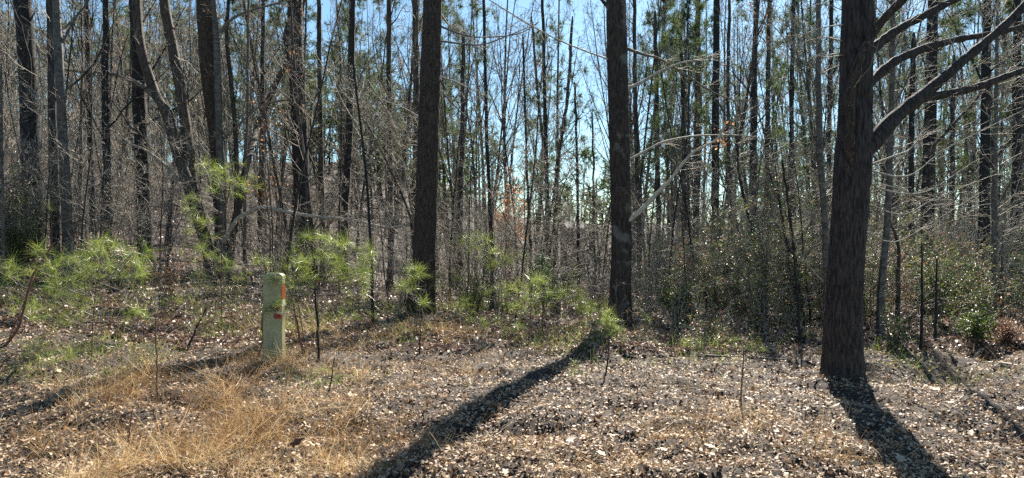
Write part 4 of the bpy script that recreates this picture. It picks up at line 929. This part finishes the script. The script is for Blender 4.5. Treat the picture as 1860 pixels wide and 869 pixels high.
# single large curled leaves nearest the camera: pieces of the ground
def big_leaf(seed):
    g = Geo(); n = 16; a = np.linspace(0, 2 * math.pi, n, endpoint=False); r = .042 * (1 + .28 * np.cos(5 * a + seed)) * (1 + .5 * np.cos(a) ** 2)
    x, y = r * np.cos(a), r * np.sin(a) * .75; z = .012 + 6 * y * y + rng.normal(0, .002, n) + 2.5 * x * x * (seed % 2)
    v = np.vstack([[0, 0, .012], np.stack([x, y, z], -1)]); k = np.arange(n); g.add(v, np.stack([0 * k, k + 1, (k + 1) % n + 1], -1), 0, np.full(n + 1, [.15, .85, .7, .95, .4][seed % 5]))
    return g.mesh('leaf', [M_LITTER])
LM = [big_leaf(k) for k in range(5)]
x, y = fan_points(260, 4.6, 9, 1.3, .76)
for a, b in zip(x, y):
    o = bpy.data.objects.new('leaf', LM[rng.integers(5)]); C.objects.link(o); o.parent = ground_o
    o.location = (a, b, float(ground(a, b)) + .035); o.rotation_euler = (rng.normal(0, .4), rng.normal(0, .4), rng.uniform(0, 6.28)); o.scale = (rng.uniform(.5, .85),) * 3

# ------------------------------------------------------------------ utility marker post
mp_, ntp, bp_ = mat('weathered_khaki_plastic'); Lp = ntp.links
tcp = ntp.nodes.new('ShaderNodeTexCoord'); np1 = ntp.nodes.new('ShaderNodeTexNoise'); np1.inputs['Scale'].default_value = 9; np1.inputs['Detail'].default_value = 7
Lp.new(tcp.outputs['Object'], np1.inputs[0]); rp = ramp(ntp, [(.35, (.32, .3, .145)), (.65, (.43, .4, .215))]); Lp.new(np1.outputs[0], rp.inputs[0]); Lp.new(rp.outputs[0], bp_.inputs['Base Color']); bp_.inputs['Roughness'].default_value = .5
def flat(name, col, rough=.5):
    m, _, b = mat(name); b.inputs['Base Color'].default_value = (*col, 1); b.inputs['Roughness'].default_value = rough; return m
M_OR = flat('orange_label', (.5, .07, .025)); M_WH = flat('white_label', (.75, .75, .72)); M_BK = flat('black_print', (.02, .02, .02)); M_ST = flat('grey_steel', (.3, .3, .3), .4)
mx_, my_, _ = G(498, 655); mz = float(ground(mx_, my_)); post = empty('marker_post', (mx_, my_, mz)); tag(post, 'khaki plastic utility pedestal with domed cap and orange labels', 'utility post')
kx = my_ / F; Wp = 35 * kx; Dp = .17; Hp = P(0, 503, my_)[2] - mz
def rrect(w, d, r, n=5):
    o = []
    for cx2, cy2, a0 in ((w / 2 - r, -d / 2 + r, -90), (w / 2 - r, d / 2 - r, 0), (-w / 2 + r, d / 2 - r, 90), (-w / 2 + r, -d / 2 + r, 180)):
        for k in range(n): a = math.radians(a0 + 90 * k / (n - 1)); o.append((cx2 + r * math.cos(a), cy2 + r * math.sin(a)))
    return np.array(o)
def loft(g, rings, m=0, cap=True):
    n = len(rings[0]); v = np.concatenate(rings); i = np.arange(len(rings) - 1)[:, None] * n; j = np.arange(n)[None]; j1 = (j + 1) % n
    g.add(v, np.stack([i + j, i + j1, i + n + j1, i + n + j], -1).reshape(-1, 4), m, smooth=True)
    if cap: k = np.arange(1, n - 1); g.add(rings[-1], np.stack([0 * k, k, k + 1], -1), m)
g = Geo(); cs = lambda s, z, ww=Wp, dd=Dp: np.c_[rrect(ww * s, dd * s, .028 * s), np.full(20, z)]
loft(g, [cs(1.02, -.08), cs(1.02, .2), cs(1.0, .215), cs(.99, Hp * .6), cs(.98, Hp)]); g.build('body', mp_, post)
g = Geo(); loft(g, [cs(1.03, Hp - .03), cs(1.04, Hp - .005), cs(1.04, Hp + .012), cs(.94, Hp + .03), cs(.7, Hp + .045), cs(.35, Hp + .052)]); g.build('cap', mp_, post)
def plate(name, x0, x1, z0, z1, yy, mt, parent, t=.003):
    g = Geo(); v = np.array([(x0, yy, z0), (x1, yy, z0), (x1, yy, z1), (x0, yy, z1)]); v = np.vstack([v, v + [0, t, 0]])
    g.add(v, [(0, 1, 2, 3), (0, 4, 5, 1), (1, 5, 6, 2), (3, 2, 6, 7), (0, 3, 7, 4)], smooth=False); return g.build(name, mt, parent)
def zp(py): return P(0, py, my_)[2] - mz
def wrap(name, z0, z1, mt, a0, a1, off=.0025):
    """Label that follows the rounded right corner of the post."""
    q = rrect(Wp * .99 + 2 * off, Dp * .99 + 2 * off, .029)[a0:a1]; g = Geo(); n = len(q)
    v = np.vstack([np.c_[q, np.full(n, z0)], np.c_[q, np.full(n, z1)]]); k = np.arange(n - 1); g.add(v, np.stack([k, k + 1, k + 1 + n, k + n], -1)); return g.build(name, mt, post)
wrap('orange_strip', zp(544), zp(517), M_OR, 3, 7); wrap('white_strip', zp(556), zp(544), M_WH, 3, 7)
fy = -Dp / 2 - .0035
lb = plate('orange_label', Wp * .10, Wp / 2 - .028, zp(578), zp(569), fy, M_OR, post, .004); wrap('orange_label', zp(578), zp(569), M_OR, 0, 4)
lb2 = plate('orange_label', Wp * .22, Wp / 2 - .028, zp(561), zp(556), fy, M_OR, post, .004)
def text(body, x, z, size, parent, mt):
    cu = bpy.data.curves.new('lettering', 'FONT'); cu.body = body; cu.size = size; cu.extrude = .0008; cu.align_x = 'CENTER'; cu.align_y = 'CENTER'
    cu.materials.append(mt); tmp = bpy.data.objects.new('lettering', cu); C.objects.link(tmp); me = bpy.data.meshes.new_from_object(tmp.evaluated_get(bpy.context.evaluated_depsgraph_get())); bpy.data.objects.remove(tmp)
    o = bpy.data.objects.new('lettering', me); C.objects.link(o); o.parent = parent; o.location = (x, fy - .002, z); o.rotation_euler = (math.radians(90), 0, 0)
text('108', Wp * .26, (zp(578) + zp(569)) / 2, .062, post, M_BK)
g = Geo(); n = 7; tubes(g, np.array([[.0, -Dp / 2 - .018, zp(618)], [0, -Dp / 2 + .01, zp(618)]]), np.array([.014, .014]), 12, cap=True)
tubes(g, np.array([[.0, -Dp / 2 - .022, zp(622)], [.0, -Dp / 2 - .016, zp(626)], [.0, -Dp / 2 - .018, zp(630)]]), np.array([.008, .008, .008]), 8, cap=True); g.build('lock', M_ST, post)
print('TRIS', sum(sum(max(1, p - 2) for p in ([3] * 0)) + len(m.loops) - 2 * len(m.polygons) for m in bpy.data.meshes), 'OBJ', len(SC.objects))
